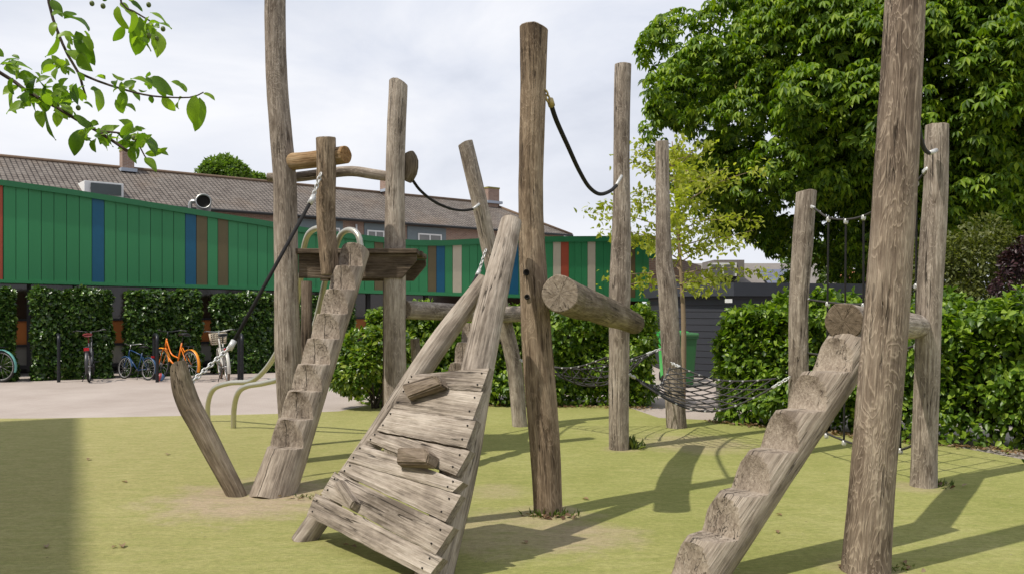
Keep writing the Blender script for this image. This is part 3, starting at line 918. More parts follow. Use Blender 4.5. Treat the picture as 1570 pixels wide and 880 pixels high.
# ------------------------------------------------------------------ houses beyond the shed
def gable_house(name, px0, px1, d, yeave, yridge, roofm, label, wallm=M_BRICK, depth=7.0, ang=0.0, ov=0.3, rp=0.5):
    a, b = P(px0, yeave, d), P(px1, yeave, d)
    c = Vector(((a.x + b.x) / 2, d, 0)); L = b.x - a.x; ez = a.z
    rz = CH + (HY - yridge) / F * (d + depth / 2)
    r = empty(name, c, label, "house")
    def q(x, y, z):
        v = Vector((x, y, 0)); v.rotate(Matrix.Rotation(ang, 3, 'Z')); return c + v + Vector((0, 0, z))
    h = L / 2
    mb = MB()
    cr = [q(-h, 0, 0), q(h, 0, 0), q(h, depth, 0), q(-h, depth, 0)]
    for i in range(4):
        uvwall(mb, cr[i], cr[(i + 1) % 4], 0, ez)
    mb.add([q(-h, 0, ez), q(-h, depth, ez), q(-h, depth / 2, rz - .05)], [(0, 1, 2)], 0, [(0, 0, 0), (depth, 0, 0), (depth / 2, rz - ez, 0)], False)
    mb.add([q(h, 0, ez), q(h, depth, ez), q(h, depth / 2, rz - .05)], [(0, 2, 1)], 0, [(0, 0, 0), (depth, 0, 0), (depth / 2, rz - ez, 0)], False)
    mb.build("wall", wallm, r)
    mb = MB()
    sl_ = math.hypot(depth / 2 + ov, rz - ez)
    mb.add([q(-h - ov, -ov, ez - .1), q(h + ov, -ov, ez - .1), q(h + ov, depth / 2, rz), q(-h - ov, depth / 2, rz)], [(0, 1, 2, 3)], 0, [(0, 0, 0), (L, 0, 0), (L, sl_, 0), (0, sl_, 0)], False)
    mb.add([q(h + ov, depth + ov, ez - .1), q(-h - ov, depth + ov, ez - .1), q(-h - ov, depth / 2, rz), q(h + ov, depth / 2, rz)], [(0, 1, 2, 3)], 0, [(0, 0, 0), (L, 0, 0), (L, sl_, 0), (0, sl_, 0)], False)
    rf = mb.build("roof", roofm, r)
    return r, rf, q, h, ez, rz
M_SLATE = plain("grey_roof_slate", (0.20, 0.18, 0.165), 0.85, 0, 0.25, 5)
M_REDROOF = plain("red_roof_tile", (0.36, 0.13, 0.07), 0.85, 0, 0.3, 6)
r, rf, q, h, ez, rz = gable_house("grey_roofed_house", 1055, 1300, 32.0, 447, 404, M_SLATE, "grey roofed house with a white dormer window above the black shed", depth=6)
mb = MB(); box(mb, P(1108, 413, 33.2), (1.15, 2.0, 0.62)); dm = mb.build("dormer", M_SLATE, rf)
mb = MB(); box(mb, P(1108, 413.5, 32.18), (1.05, .06, 0.5)); dm = mb.build("window_frame", M_WHITE, dm)
mb = MB(); box(mb, P(1098, 413.5, 32.13), (0.36, .05, 0.38)); box(mb, P(1117, 413.5, 32.13), (0.36, .05, 0.38)); mb.build("pane", M_GLASSG, dm)
k = NT("dark_solar_panels"); v = k.attr('lc')
br = k.n('ShaderNodeTexBrick'); k.l(v, br.inputs['Vector']); br.offset = 0; br.inputs['Scale'].default_value = 1.0; br.inputs['Brick Width'].default_value = 1.0; br.inputs['Row Height'].default_value = 0.6; br.inputs['Mortar Size'].default_value = 0.02
br.inputs['Color1'].default_value = (0.10, 0.11, 0.17, 1); br.inputs['Color2'].default_value = (0.12, 0.13, 0.19, 1); br.inputs['Mortar'].default_value = (0.03, 0.03, 0.04, 1)
k.color(br.outputs['Color']); k.rough(0.25, 0.6)
mb = MB()
sp = [P(1160, 417, 31.5), P(1178, 440, 30.2), P(1225, 441, 30.2), P(1208, 417, 31.5)]
sn_ = (sp[1] - sp[0]).cross(sp[2] - sp[0]).normalized()
if sn_.z < 0: sn_ = -sn_
mb.add([p + sn_ * .10 for p in sp] + [p for p in sp], [(0, 1, 2, 3), (0, 4, 5, 1), (1, 5, 6, 2), (2, 6, 7, 3), (3, 7, 4, 0)], 0, [(0, 1, 0), (0, 0, 0), (2, 0, 0), (2, 1, 0)] * 2, False)
mb.build("solar_panel", k.m, rf)
gable_house("red_roofed_house", 1190, 1330, 48.0, 432, 404, M_REDROOF, "small red roofed house seen past the climbing net", plain("pale_render", (0.5, 0.46, 0.42), 0.8), depth=8)

# ------------------------------------------------------------------ foliage builders
L_HEDGE = leafmat("clipped_hedge_leaf", [(0.014, 0.036, 0.008), (0.034, 0.080, 0.014), (0.065, 0.138, 0.024), (0.17, 0.27, 0.055)], 0.2, 0.32, 0.6)  # palest tone paints sunlit, glossy spots onto random leaves
L_BEECH = leafmat("field_hedge_leaf", [(0.032, 0.07, 0.008), (0.085, 0.165, 0.014), (0.16, 0.26, 0.02), (0.29, 0.40, 0.045)], 0.35, 0.4)  # pale end of the ramp also puts sunlit spots into the leaf colour
L_BUSH = leafmat("glossy_bush_leaf", [(0.035, 0.075, 0.01), (0.085, 0.165, 0.016), (0.17, 0.26, 0.025), (0.32, 0.38, 0.06)], 0.3, 0.33, 0.6)
L_CHEST = leafmat("chestnut_leaf", [(0.036, 0.080, 0.006), (0.09, 0.17, 0.009), (0.15, 0.245, 0.012), (0.27, 0.365, 0.024)], 0.35, 0.5, 0.3)
L_YELL = leafmat("young_tree_leaf", [(0.20, 0.24, 0.025), (0.30, 0.34, 0.04), (0.42, 0.43, 0.07)], 0.45, 0.5)
L_OLIVE = leafmat("olive_shrub_leaf", [(0.055, 0.075, 0.013), (0.10, 0.12, 0.022), (0.15, 0.165, 0.035)], 0.35, 0.5)
L_PURP = leafmat("purple_shrub_leaf", [(0.018, 0.008, 0.010), (0.035, 0.014, 0.018), (0.06, 0.025, 0.03)], 0.15, 0.45)
L_FAR = leafmat("far_tree_leaf", [(0.06, 0.115, 0.018), (0.12, 0.20, 0.028), (0.18, 0.27, 0.045)], 0.35, 0.5)
L_APPLE = leafmat("apple_leaf", [(0.06, 0.13, 0.012), (0.14, 0.25, 0.02), (0.26, 0.39, 0.04)], 0.5, 0.4)
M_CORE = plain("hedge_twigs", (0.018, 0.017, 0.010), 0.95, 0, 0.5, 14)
M_BARK = plain("tree_bark", (0.055, 0.043, 0.033), 0.9, 0, 0.4, 9)
M_BARKL = plain("young_bark", (0.26, 0.19, 0.125), 0.85, 0, 0.3, 12)

def hedge(name, a, b, thick, h, n, L, mat, label, cat, group=None, rough=0.05, z0=0.0, core=True, seed=0.0, leafw=0.62, openlow=0.0, origin=None):
    """a, b: front base line (x, y) seen from the camera; body extends behind it"""
    a, b = np.array([a[0], a[1], 0.0]), np.array([b[0], b[1], 0.0])
    t = b - a; ln = np.linalg.norm(t); t /= ln; nrm = np.array([t[1], -t[0], 0.0])   # toward the camera
    c = (a + b) / 2 - nrm * thick / 2
    root = empty(name, Vector(c), label, cat, group)
    area = np.array([ln * h, ln * thick * 1.4, thick * h, thick * h, ln * h * 0.3])
    which = rng.choice(5, size=n, p=area / area.sum())
    u, v, w = rng.random(n), rng.random(n), rng.random(n)
    s = np.where(which == 2, 0.0, np.where(which == 3, 1.0, u)) * ln
    y = np.where(which == 0, 0.0, np.where(which == 4, 1.0, v)) * thick
    z = np.where(which == 1, 1.0, np.where((which == 0) | (which == 4), v, w)) * h
    y = np.where((which == 2) | (which == 3), v * thick, y)
    out = np.zeros((n, 3))
    out[which == 0] = nrm; out[which == 4] = -nrm; out[which == 1] = (0, 0, 1); out[which == 2] = -t; out[which == 3] = t
    pos = a + t * s[:, None] - nrm * y[:, None] + np.array([0, 0, 1.0]) * z[:, None]
    disp = np.array([mnoise.noise(Vector((p[0] * 1.7 + seed, p[1] * 1.7, p[2] * 1.7))) + 0.6 * mnoise.noise(Vector((p[0] * 4.5, p[1] * 4.5 + seed, p[2] * 4.5))) for p in pos])
    depth = rng.exponential(rough * 1.2, n)
    pos += out * (disp * rough * 1.6 - depth * 0.8)[:, None]
    if openlow > 0:
        keep = (pos[:, 2] > openlow * rng.random(n) * 1.6) | (rng.random(n) < 0.25)
        pos, out = pos[keep], out[keep]; n = len(pos)
    pos[:, 2] = np.maximum(pos[:, 2] + z0, 0.03)
    D = out * 0.7 + rnd(n) * 0.55 + np.array([0, 0, -0.35]); N = out * 0.8 + np.array([0, 0, 0.8]) + rnd(n) * 0.45
    Ls = L * (0.6 + 0.7 * rng.random(n))
    leaves("foliage", pos, D, N, Ls, Ls * leafw, mat, root, Vector(c), rich=True)
    if core:
        mb = MB()
        M = Matrix((Vector(t), Vector(-nrm), Vector((0, 0, 1)))).transposed()
        ins = rough * 2.2 + 0.03
        zb = z0 + (openlow * 0.9 if openlow else 0.05)
        zt = z0 + h - ins
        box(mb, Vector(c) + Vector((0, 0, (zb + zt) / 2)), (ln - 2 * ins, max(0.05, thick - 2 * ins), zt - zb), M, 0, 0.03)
        nst = max(2, int(ln / 0.22))
        for i in range(nst):
            p = Vector(a + t * (ln * (i + 0.5 + 0.3 * random.uniform(-1, 1)) / nst) - nrm * thick * (0.3 + 0.4 * random.random()))
            tube(mb, [p, p + Vector((random.uniform(-.08, .08), random.uniform(-.08, .08), zb + .2))], 0.012 + 0.01 * random.random(), 5, smoothpath=False)
        mb.build("stems", M_CORE, root)
    return root

# clipped ivy blocks in front of the school wing
cl = "clipped hedge blocks standing along the school wing"
def hd(px):
    return WD(px) - 1.3
for px0, px1, ytop, lab in ((-70, 21, 447, "clipped hedge block cut by the left edge of the photo, beside the teal bicycle"),
                            (50, 171, 447, "clipped hedge block behind the bicycle with the red saddle"),
                            (194, 308, 450, "clipped hedge block behind the orange bicycle"),
                            (331, 428, 455, "clipped hedge block behind the white bicycle"),
                            (461, 545, 459, "clipped hedge block seen behind the upper treads of the left stepped log")):
    d0, d1 = hd(px0), hd(px1)
    a, b = P(px0 + 2, 582, d0), P(px1 - 2, 582, d1)
    h = CH + (HY - ytop) / F * d0 + 0.02
    hedge("clipped_hedge", a, b, 0.62, h, 11000, 0.09, L_HEDGE, lab, "hedge", cl, rough=0.06, seed=px0, leafw=0.8)

# middle field hedge and right field hedge
mA, mB_ = G(604, 622), G(1005, 632)
mA = Vector((-2.35, 13.6, 0)); mB_ = Vector((2.10, 12.95, 0))
hedge("field_hedge", mA, mB_, 0.95, 1.48, 36000, 0.088, L_BEECH, "loose green hedge behind the middle posts, left of the two bins", "hedge", "loose hedges behind the turf", rough=0.19, seed=3.3, openlow=0.16)
hA, hB = G(1092, 646), G(1700, 708)
hedge("field_hedge", hA, hB, 0.9, 1.52, 40000, 0.088, L_BEECH, "loose green hedge running along the right edge of the turf", "hedge", "loose hedges behind the turf", rough=0.23, seed=8.1, openlow=0.25)

def blob_bush(name, c, rad, n, L, mat, label, cat, group=None, lobes=14, leafw=0.55, inner=0.35, stem=True, barkm=M_BARK, seed=0, base=0.0, rich=True, flat=0.6):
    """shrub crown made of many leaf shells on uneven lobes"""
    root = empty(name, (c[0], c[1], 0), label, cat, group)
    c = np.array(c, float); rad = np.array(rad, float)
    r2 = np.random.default_rng(seed + 100)
    dirs = unit(r2.normal(size=(lobes, 3))); dirs[:, 2] = dirs[:, 2] * 0.8 + 0.1
    lc = c + dirs * rad * (0.55 + 0.25 * r2.random((lobes, 1)))
    lr = (0.34 + 0.2 * r2.random(lobes)) * rad.mean()
    idx = r2.integers(0, lobes, n)
    d = unit(r2.normal(size=(n, 3)))
    out_l = unit(lc - c)
    d = unit(d + out_l[idx] * 0.7)
    rr = 1 - inner * r2.random(n) ** 2
    pos = lc[idx] + d * (lr[idx] * rr)[:, None]
    pos[:, 2] = np.maximum(pos[:, 2], base + 0.03)
    D = d * 0.8 + r2.normal(size=(n, 3)) * 0.55 + np.array([0, 0, -0.25]); N = d * 0.5 + np.array([0, 0, flat]) + r2.normal(size=(n, 3)) * 0.4
    Ls = L * (0.6 + 0.7 * r2.random(n))
    leaves("foliage", pos, D, N, Ls, Ls * leafw, mat, root, Vector((c[0], c[1], 0)), rich=rich)
    if stem:
        mb = MB()
        for i in range(min(lobes, 10)):
            p0 = Vector((c[0] + r2.normal() * rad[0] * .12, c[1] + r2.normal() * rad[1] * .12, 0)); p1 = Vector(lc[i])
            tube(mb, [p0, p0.lerp(p1, .5) + Vector((0, 0, .1 * rad[2])), p1], lambda t, k_=rad.mean(): 0.03 * k_ * (1.2 - t), 6)
        mb.build("stems", barkm, root)
    return root
blob_bush("round_bush", (-2.05, 13.0, 0.62), (0.62, 0.5, 0.66), 5200, 0.10, L_BUSH, "glossy round bush at the turf edge beside the left stepped log", "bush", seed=1, lobes=18)
blob_bush("round_bush", (-1.75, 13.55, 1.15), (0.38, 0.4, 0.45), 1500, 0.10, L_BUSH, "taller leafy bush behind the glossy round one", "bush", seed=5, lobes=9)
blob_bush("olive_shrub", P(1492, 432, 16.0), (1.3, 1.0, 1.15), 14000, 0.09, L_OLIVE, "big olive green shrub beyond the right hedge", "shrub", seed=2, lobes=40, rich=False)
blob_bush("purple_shrub", P(1590, 452, 14.0), (0.6, 0.6, 0.95), 6000, 0.09, L_PURP, "dark purple leaved shrub at the right edge of the photo", "shrub", seed=3, lobes=24, rich=False)
blob_bush("leafy_shrub", P(1302, 440, 28.0), (0.9, 0.9, 1.7), 4500, 0.15, L_FAR, "bright green shrub seen through the upright net ropes", "shrub", seed=4, lobes=20, rich=False)
blob_bush("leafy_shrub", P(1220, 440, 27.0), (0.45, 0.5, 0.9), 1200, 0.13, L_FAR, "small green shrub in front of the solar panel roof", "shrub", seed=9, lobes=9, rich=False)
blob_bush("leafy_shrub", P(1420, 440, 26.0), (1.2, 1.0, 2.0), 5000, 0.15, L_FAR, "green shrub between the two right hand posts", "shrub", seed=12, lobes=20, rich=False)
# trees over the roofs
def far_tree(px, py, d, rad, label, seed, n=6000):
    c = P(px, py, d)
    return blob_bush("background_tree", c, rad, n, 0.34, L_FAR, label, "tree", "trees behind the terraced roof", lobes=34, seed=seed, rich=False)
far_tree(343, 276, 62, (1.7, 1.7, 1.35), "round green tree crown rising over the terraced roof", 21)
far_tree(391, 284, 66, (0.9, 0.9, 0.8), "small green tree crown just left of the tall left post, over the roof", 22, 2500)
far_tree(1245, 415, 60, (2.0, 2, 2.3), "pale green tree far beyond the red roofed house", 23, 4000)

# ------------------------------------------------------------------ big chestnut
def chestnut():
    C = np.array([11.3, 22.5, 6.95]); RAD = np.array([6.9, 5.6, 4.45])
    root = empty("chestnut_tree", (9.3, 22.5, 0), "huge dark green chestnut tree filling the upper right of the photo", "tree")
    r2 = np.random.default_rng(5)
    nl = 330
    d = unit(r2.normal(size=(nl, 3)))
    d = d[(d[:, 1] < 0.55)]
    d = np.concatenate([d, unit(r2.normal(size=(120, 3)) * [1, .5, 1] + [0, -1, 0])])
    nl = len(d)
    shell = 0.80 + 0.22 * r2.random(nl)
    bumps = np.array([1 + 0.10 * mnoise.noise(Vector(x * 1.8 + 3.0)) + 0.05 * mnoise.noise(Vector(x * 4)) for x in d])
    lc = C + d * RAD * (shell * bumps)[:, None]
    low = lc[:, 2] < 3.0
    lc[low, 2] = 3.0 + (lc[low, 2] - 3.0) * 0.35
    lr = 0.55 + 0.75 * r2.random(nl) ** 1.5
    per = 120
    idx = np.repeat(np.arange(nl), per)
    n = len(idx)
    dd = unit(r2.normal(size=(n, 3)) + d[idx] * 0.8 + np.array([0, 0, 0.45]))
    rr = 1 - 0.35 * r2.random(n) ** 2
    cp = lc[idx] + dd * (lr[idx] * rr)[:, None] * np.array([1.1, 1.1, 0.75])
    # interior fill
    ni = 9000
    di = unit(r2.normal(size=(ni, 3))); ci = C + di * RAD * (0.35 + 0.5 * r2.random((ni, 1)))
    ci[:, 2] = np.maximum(ci[:, 2], 2.9)
    cp = np.concatenate([cp, ci]); dd = np.concatenate([dd, di]); n = len(cp)
    # palmate leaf: 6 drooping leaflets around a stalk end
    nlf = 6
    ax = unit(dd * 0.6 + np.array([0, 0, 0.9]) + r2.normal(size=(n, 3)) * 0.3)
    t1 = unit(np.cross(ax, r2.normal(size=(n, 3)))); t2 = np.cross(ax, t1)
    Bs, Ds, Ns, Ls = [], [], [], []
    sz = 0.185 * (0.75 + 0.55 * r2.random(n))
    for k_ in range(nlf):
        an = 2 * math.pi * (k_ + 0.2) / (nlf + 0.8)
        rad = t1 * math.cos(an) + t2 * math.sin(an)
        D = unit(rad * 0.9 + np.array([0, 0, -0.55]) + ax * 0.05)
        Bs.append(cp); Ds.append(D); Ns.append(ax + rad * 0.35); Ls.append(sz * (0.8 + 0.4 * (1 - abs(k_ - 2.5) / 3)))
    B = np.concatenate(Bs); D = np.concatenate(Ds); N = np.concatenate(Ns); L = np.concatenate(Ls)
    leaves("crown", B, D, N, L, L * 0.40, L_CHEST, root, Vector(root.location), rich=False, fold=0.2, droop=0.22)
    # old flower candles
    nf = 420
    sel = r2.choice(nl * per, nf, replace=False)
    sel = sel[dd[sel][:, 2] > 0.1]
    B = np.repeat(cp[sel], 6, 0) + r2.normal(size=(len(sel) * 6, 3)) * [0.04, 0.04, 0.09]; n2 = len(B)
    lv = 0.07 * (0.6 + 0.7 * r2.random(n2))
    leaves("old_flowers", B, r2.normal(size=(n2, 3)) + [0, 0, .6], r2.normal(size=(n2, 3)) + [0, 0, 1], lv, lv * 0.7, leafmat("faded_flower", [(0.22, 0.20, 0.05), (0.34, 0.26, 0.10)], 0.3), root, Vector(root.location), rich=False)
    mb = MB()
    b0 = Vector(root.location)
    tube(mb, [b0, b0 + Vector((0, 0, 1.2)), b0 + Vector((0.15, 0, 3.0)), b0 + Vector((0.6, 0.1, 5.0)), b0 + Vector((1.2, 0.2, 9.0))], lambda t: 0.30 - 0.2 * t + 0.1 * math.exp(-t * 20), 14)
    mb.build("trunk", M_BARK, root)
    for i in range(14):
        an = 2 * math.pi * i / 14
        z = 2.6 + 0.28 * i
        e = Vector(C) + Vector((math.cos(an) * RAD[0] * .75, math.sin(an) * RAD[1] * .75, r2.uniform(-3.4, 3)))
        s = b0 + Vector((0.15 + z * .08, 0, z))
        lm = MB(); tube(lm, [s, s.lerp(e, .5) + Vector((0, 0, .6)), e], lambda t: 0.11 * (1.1 - t), 8, step=.2)
        lm.build("limb", M_BARK, root)
chestnut()

# young yellow-green tree behind the slim post
def young_tree():
    b = Vector(((1046 - CX) / F * 12.6, 12.6, 0))
    root = empty("young_tree", b, "slender young tree with sparse yellow green leaves behind the bent slim post", "tree")
    r2 = np.random.default_rng(31)
    mb = MB()
    top = b + Vector((-0.15, 0, 4.0))
    tube(mb, [b, b + Vector((0.02, 0, 1.3)), b + Vector((-.05, 0, 2.5)), top], lambda t: 0.05 * (1 - .85 * t), 8)
    mb.build("trunk", M_BARKL, root)
    Bs, tw = [], MB()
    for i in range(46):
        z = 1.75 + 2.15 * (i / 46) ** 0.9
        an = i * 2.4 + r2.uniform(-.4, .4)
        ln = (1.25 if z < 2.9 else 1.25 * (1 - (z - 2.9) / 1.35)) * r2.uniform(.55, 1.05) + .12
        s = b + Vector((-.05 * z / 2.5, 0, z))
        e = s + Vector((math.cos(an) * ln, math.sin(an) * ln, ln * r2.uniform(-.15, .55)))
        mdp = s.lerp(e, .5) + Vector((0, 0, .08))
        tube(tw, [s, mdp, e], lambda t: 0.009 * (1.2 - t), 5)
        for k_ in range(int(10 + 19 * ln)):
            t = r2.uniform(.2, 1.04)
            p = s.lerp(e, t) + Vector((0, 0, .16 * t * (1 - t)))
            for q_ in range(3):
                Bs.append(p + Vector(r2.normal(size=3) * .06))
    tw.build("branches", M_BARKL, root)
    B = np.array([tuple(p) for p in Bs]); n = len(B)
    L = 0.088 * (.6 + .6 * r2.random(n))
    leaves("crown", B, r2.normal(size=(n, 3)) + [0, 0, -.3], r2.normal(size=(n, 3)) * .6 + [0, 0, 1], L, L * .6, L_YELL, root, b)
young_tree()

# apple branch hanging in at the top left; its trunk stands left of the frame
def apple():
    D0 = 2.6
    tr = Vector((-2.75, 1.75, 0))
    root = empty("crab_apple_tree", tr, "leafy crab apple branches hanging into the top left corner", "tree")
    r2 = np.random.default_rng(8)
    mb = MB(); tube(mb, [tr, tr + Vector((.05, .05, 1.4)), tr + Vector((.1, .2, 2.7)), tr + Vector((.2, .3, 3.6))], lambda t: .09 * (1.1 - .8 * t), 10); mb.build("trunk", M_BARK, root)
    M_TWIG = plain("dark_twig", (0.055, 0.036, 0.026), 0.8, 0, 0.3, 40)
    def Q(x, y, d=D0): return P(x, y, d)
    tw = MB()
    lines = [([tr + Vector((.1, .1, 2.0)), Q(-160, 30, 2.4), Q(0, 112), Q(45, 143), Q(83, 163), Q(118, 184), Q(150, 202), Q(178, 220), Q(195, 232)], .0085),
             ([tr + Vector((.12, .2, 2.7)), Q(-60, -260, 2.6), Q(60, -90), Q(75, 5), Q(88, 48), Q(104, 85), Q(120, 112), Q(127, 134)], .007),
             ([Q(120, 112), Q(150, 125), Q(190, 138), Q(235, 148), Q(290, 150), Q(312, 142)], .0035),
             ([Q(150, 202), Q(180, 204), Q(205, 212), Q(222, 240), Q(232, 252)], .003),
             ([Q(60, -90), Q(170, -50), Q(186, 5), Q(205, 18), Q(232, 34)], .0045),
             ([Q(127, 134), Q(133, 150)], .003)]
    for pts, r_ in lines:
        tube(tw, pts, lambda t, r_=r_: r_ * (1.15 - .6 * t), 7, step=.03)
    tw.build("branches", M_TWIG, root)
    # leaves: (base px, tip px)
    LV = [((0, 100), (45, 92)), ((6, 88), (-12, 70)), ((25, 110), (18, 88)), ((30, 128), (-5, 160)), ((48, 163), (-2, 158)), ((60, 148), (25, 146)), ((55, 128), (72, 112)), ((62, 140), (85, 128)),
          ((70, 168), (76, 214)), ((66, 172), (48, 178)), ((82, 160), (92, 132)), ((85, 150), (100, 128)), ((90, 160), (112, 168)), ((58, 170), (64, 188)), ((82, 170), (100, 176)), ((110, 170), (120, 180)),
          ((128, 198), (104, 236)), ((112, 178), (142, 190)), ((118, 186), (146, 195)), ((150, 205), (166, 225)), ((152, 208), (180, 190)), ((172, 205), (160, 226)), ((185, 208), (202, 190)), ((200, 205), (220, 190)),
          ((218, 206), (246, 230)), ((222, 236), (256, 232)), ((200, 225), (206, 250)), ((222, 242), (240, 258)), ((208, 225), (216, 245)), ((230, 232), (256, 228)),
          ((88, 50), (86, 92)), ((80, 25), (96, 10)), ((85, 35), (76, 48)), ((98, 28), (140, 24)), ((95, 25), (118, 18)), ((116, 48), (140, 98)), ((130, 48), (150, 90)), ((100, 52), (110, 65)),
          ((100, 78), (138, 90)), ((84, 96), (48, 104)), ((118, 86), (134, 106)), ((98, 104), (116, 110)), ((105, 108), (104, 114)), ((118, 112), (132, 124)), ((117, 128), (110, 160)), ((120, 135), (128, 156)),
          ((130, 132), (106, 142)), ((128, 158), (142, 158)), ((145, 134), (160, 166)), ((190, 140), (185, 168)), ((178, 132), (172, 114)), ((180, 136), (170, 140)), ((200, 122), (230, 116)), ((228, 120), (264, 138)),
          ((232, 146), (232, 160)), ((200, 138), (216, 150)), ((248, 150), (268, 170)), ((262, 126), (284, 130)), ((286, 142), (274, 124)), ((300, 146), (292, 190)), ((306, 150), (306, 200)), ((312, 144), (332, 148)), ((280, 150), (262, 160)),
          ((180, 10), (182, 44)), ((190, 40), (176, 68)), ((192, 15), (210, 22)), ((205, 18), (206, 52)), ((214, 26), (212, 84)), ((228, 36), (262, 32)), ((236, 46), (252, 78)), ((226, 52), (226, 74)), ((230, 20), (258, 28)), ((200, 2), (220, 15)), ((222, 45), (240, 58)),
          ((70, 0), (62, -14)), ((78, 0), (95, 22)), ((165, 0), (150, -10)), ((205, 5), (196, -8)), ((184, 5), (198, 15)), ((20, 120), (8, 140)), ((38, 132), (52, 118)), ((50, 145), (40, 112)), ((72, 155), (60, 135)), ((100, 172), (86, 190)), ((135, 192), (124, 205))]
    B = np.array([tuple(P(a[0] + r2.uniform(-2, 2), a[1], D0 + r2.uniform(-.12, .12))) for a, b in LV for _ in (0,)])
    Bp = []; T = []
    for (a, b) in LV:
        d1 = D0 + r2.uniform(-.08, .08); d2 = d1 + r2.uniform(-.03, .03)
        Bp.append(tuple(P(*a, d1))); T.append(tuple(P(*b, d2)))
    B = np.array(Bp); T = np.array(T)
    D = T - B; L = np.linalg.norm(D, axis=1) * 1.06; n = len(B)
    N = np.array([0.1, -.75, .6]) + r2.normal(size=(n, 3)) * .55
    V1, F1 = leaf_geo_fine(B, D, N, L, L * (.40 + .14 * r2.random(n)), .35 + .9 * r2.random(n))
    # small extra leaves at the twig clusters
    ex = []
    for (x, y, s, m) in ((85, 148, 28, 34), (150, 205, 22, 14), (205, 214, 24, 26), (225, 48, 18, 16), (60, 150, 25, 14), (110, 60, 16, 6), (205, 132, 30, 14), (30, 118, 18, 14), (100, 100, 14, 8), (190, 150, 12, 5), (15, 100, 14, 6)):
        for _ in range(m):
            ex.append(tuple(P(x + r2.normal() * s * .6, y + r2.normal() * s * .4, D0 + r2.uniform(-.15, .15))))
    E = np.array(ex); m = len(E); Le = .045 * (.5 + .8 * r2.random(m))
    V2, F2 = leaf_geo_fine(E, r2.normal(size=(m, 3)) + [0, 0, -.3], r2.normal(size=(m, 3)) + [0, -.3, .6], Le, Le * .55, .3 + .8 * r2.random(m), 5)
    m3 = 900; C3 = np.array([-2.75, 1.75, 3.3]) + unit(r2.normal(size=(m3, 3))) * (.62 * r2.random((m3, 1)) ** .5)
    L3 = .06 * (.6 + .7 * r2.random(m3))
    V3, F3 = leaf_geo_fine(C3, r2.normal(size=(m3, 3)) + [0, 0, -.3], r2.normal(size=(m3, 3)) + [0, 0, .8], L3, L3 * .52, .3 + .8 * r2.random(m3), 5)
    mesh_np("foliage", np.concatenate([V1, V2, V3]), np.concatenate([F1, F2 + len(V1), F3 + len(V1) + len(V2)]), L_APPLE, root, tr)
    fr_m = plain("green_crab_apple_skin", (0.10, 0.13, 0.03), 0.4, 0, 0.3, 40)
    for x, y in ((228, 8), (141, 6), (158, 10), (232, 40), (250, 45), (228, 55), (240, 60), (205, 212), (212, 215), (120, 166)):
        fm = MB(); c = P(x, y, D0 + r2.uniform(-.05, .05)); rr = .0075
        V, Fc = [], []
        for i in range(7):
            th = math.pi * i / 6
            for k_ in range(10):
                an = 2 * math.pi * k_ / 10
                V.append(c + Vector((math.sin(th) * math.cos(an) * rr, math.sin(th) * math.sin(an) * rr, math.cos(th) * rr * 1.15)))
        for i in range(6):
            for k_ in range(10):
                Fc.append((i * 10 + k_, i * 10 + (k_ + 1) % 10, (i + 1) * 10 + (k_ + 1) % 10, (i + 1) * 10 + k_))
        fm.add(V, Fc); fm.build("crab_apple", fr_m, root)
apple()

# ------------------------------------------------------------------ playground timber
GP = "upright robinia posts of the climbing playground"
def vpost(name, base, pts, mats, label, tilt1=None, flare=0.06, **kw):
    """pts: (px, py, depth, diameter px) from base to top"""
    L = []
    for (px, py, d, w) in pts:
        L.append((P(px, py, d), w / F * d / 2))
    b = L[0][0].copy()
    return log_thing(name, [(Vector((b.x, b.y, -0.06)), L[0][1])] + L[1:] if base else L, mats, label, "post", GP, flare=flare if base else 0, tilt1=tilt1, **kw)

# left tall post
d = 8.47
PL = vpost("timber_post", True, [(450, 709, d, 36), (444, 560, d, 40), (440, 450, d, 37), (436, 300, d, 35), (430, 215, d, 33), (424, 120, d, 32), (422, 0, d, 31), (428, -70, d, 30)], [W_GREY, E_GREY],
           "tall grey post left of the platform, cut off by the top of the photo", bend=.03)
# short stub post on the platform front
PS = vpost("timber_post", False, [(506, 420, 8.15, 27), (501, 330, 8.15, 28), (499, 212, 8.15, 30)], [W_BROWN, E_GREY], "short stub post fixed to the front of the platform", tilt1=Vector((.0, .1, 0)))
# post right of the platform
d = 8.6
PM = vpost("timber_post", True, [(607, 704, d, 35), (606, 580, d, 34), (606, 420, d, 33), (606, 250, d, 29), (611, 124, d, 28)], [W_GREY, E_GREY], "grey post at the right end of the platform, behind the plank ramp", tilt1=Vector((-.5, 0, 0)))
# big middle post
d = 6.36
PC = vpost("timber_post", True, [(841, 787, d, 41), (836, 690, d, 45), (825, 560, d, 47), (818, 440, d, 43), (814, 300, d, 38), (817, 150, d, 39), (819, 42, d, 44)], [W_BROWN, E_GREY],
           "thick brown middle post with two dark bolt holes and a slanted top", tilt1=Vector((-.30, 0, 0)), bend=.015)
# slim grey post right of it
d = 9.24
P5 = vpost("timber_post", True, [(949, 689, d, 29), (949, 560, d, 31), (951, 420, d, 32), (954, 280, d, 26), (955, 100, d, 25)], [W_GREY, E_GREY], "straight grey post with a flat top holding the end of the high hanging rope")
# bent post further back
d = 10.9
P6 = vpost("timber_post", True, [(1038, 656, d, 30), (1033, 590, d, 29), (1027, 500, d, 29), (1023, 440, d, 29), (1018, 400, d, 25), (1016, 300, d, 21), (1015, 218, d, 20)], [W_GREY, E_GREY], "bent slim post standing just left of the dark green bin", bend=.01)
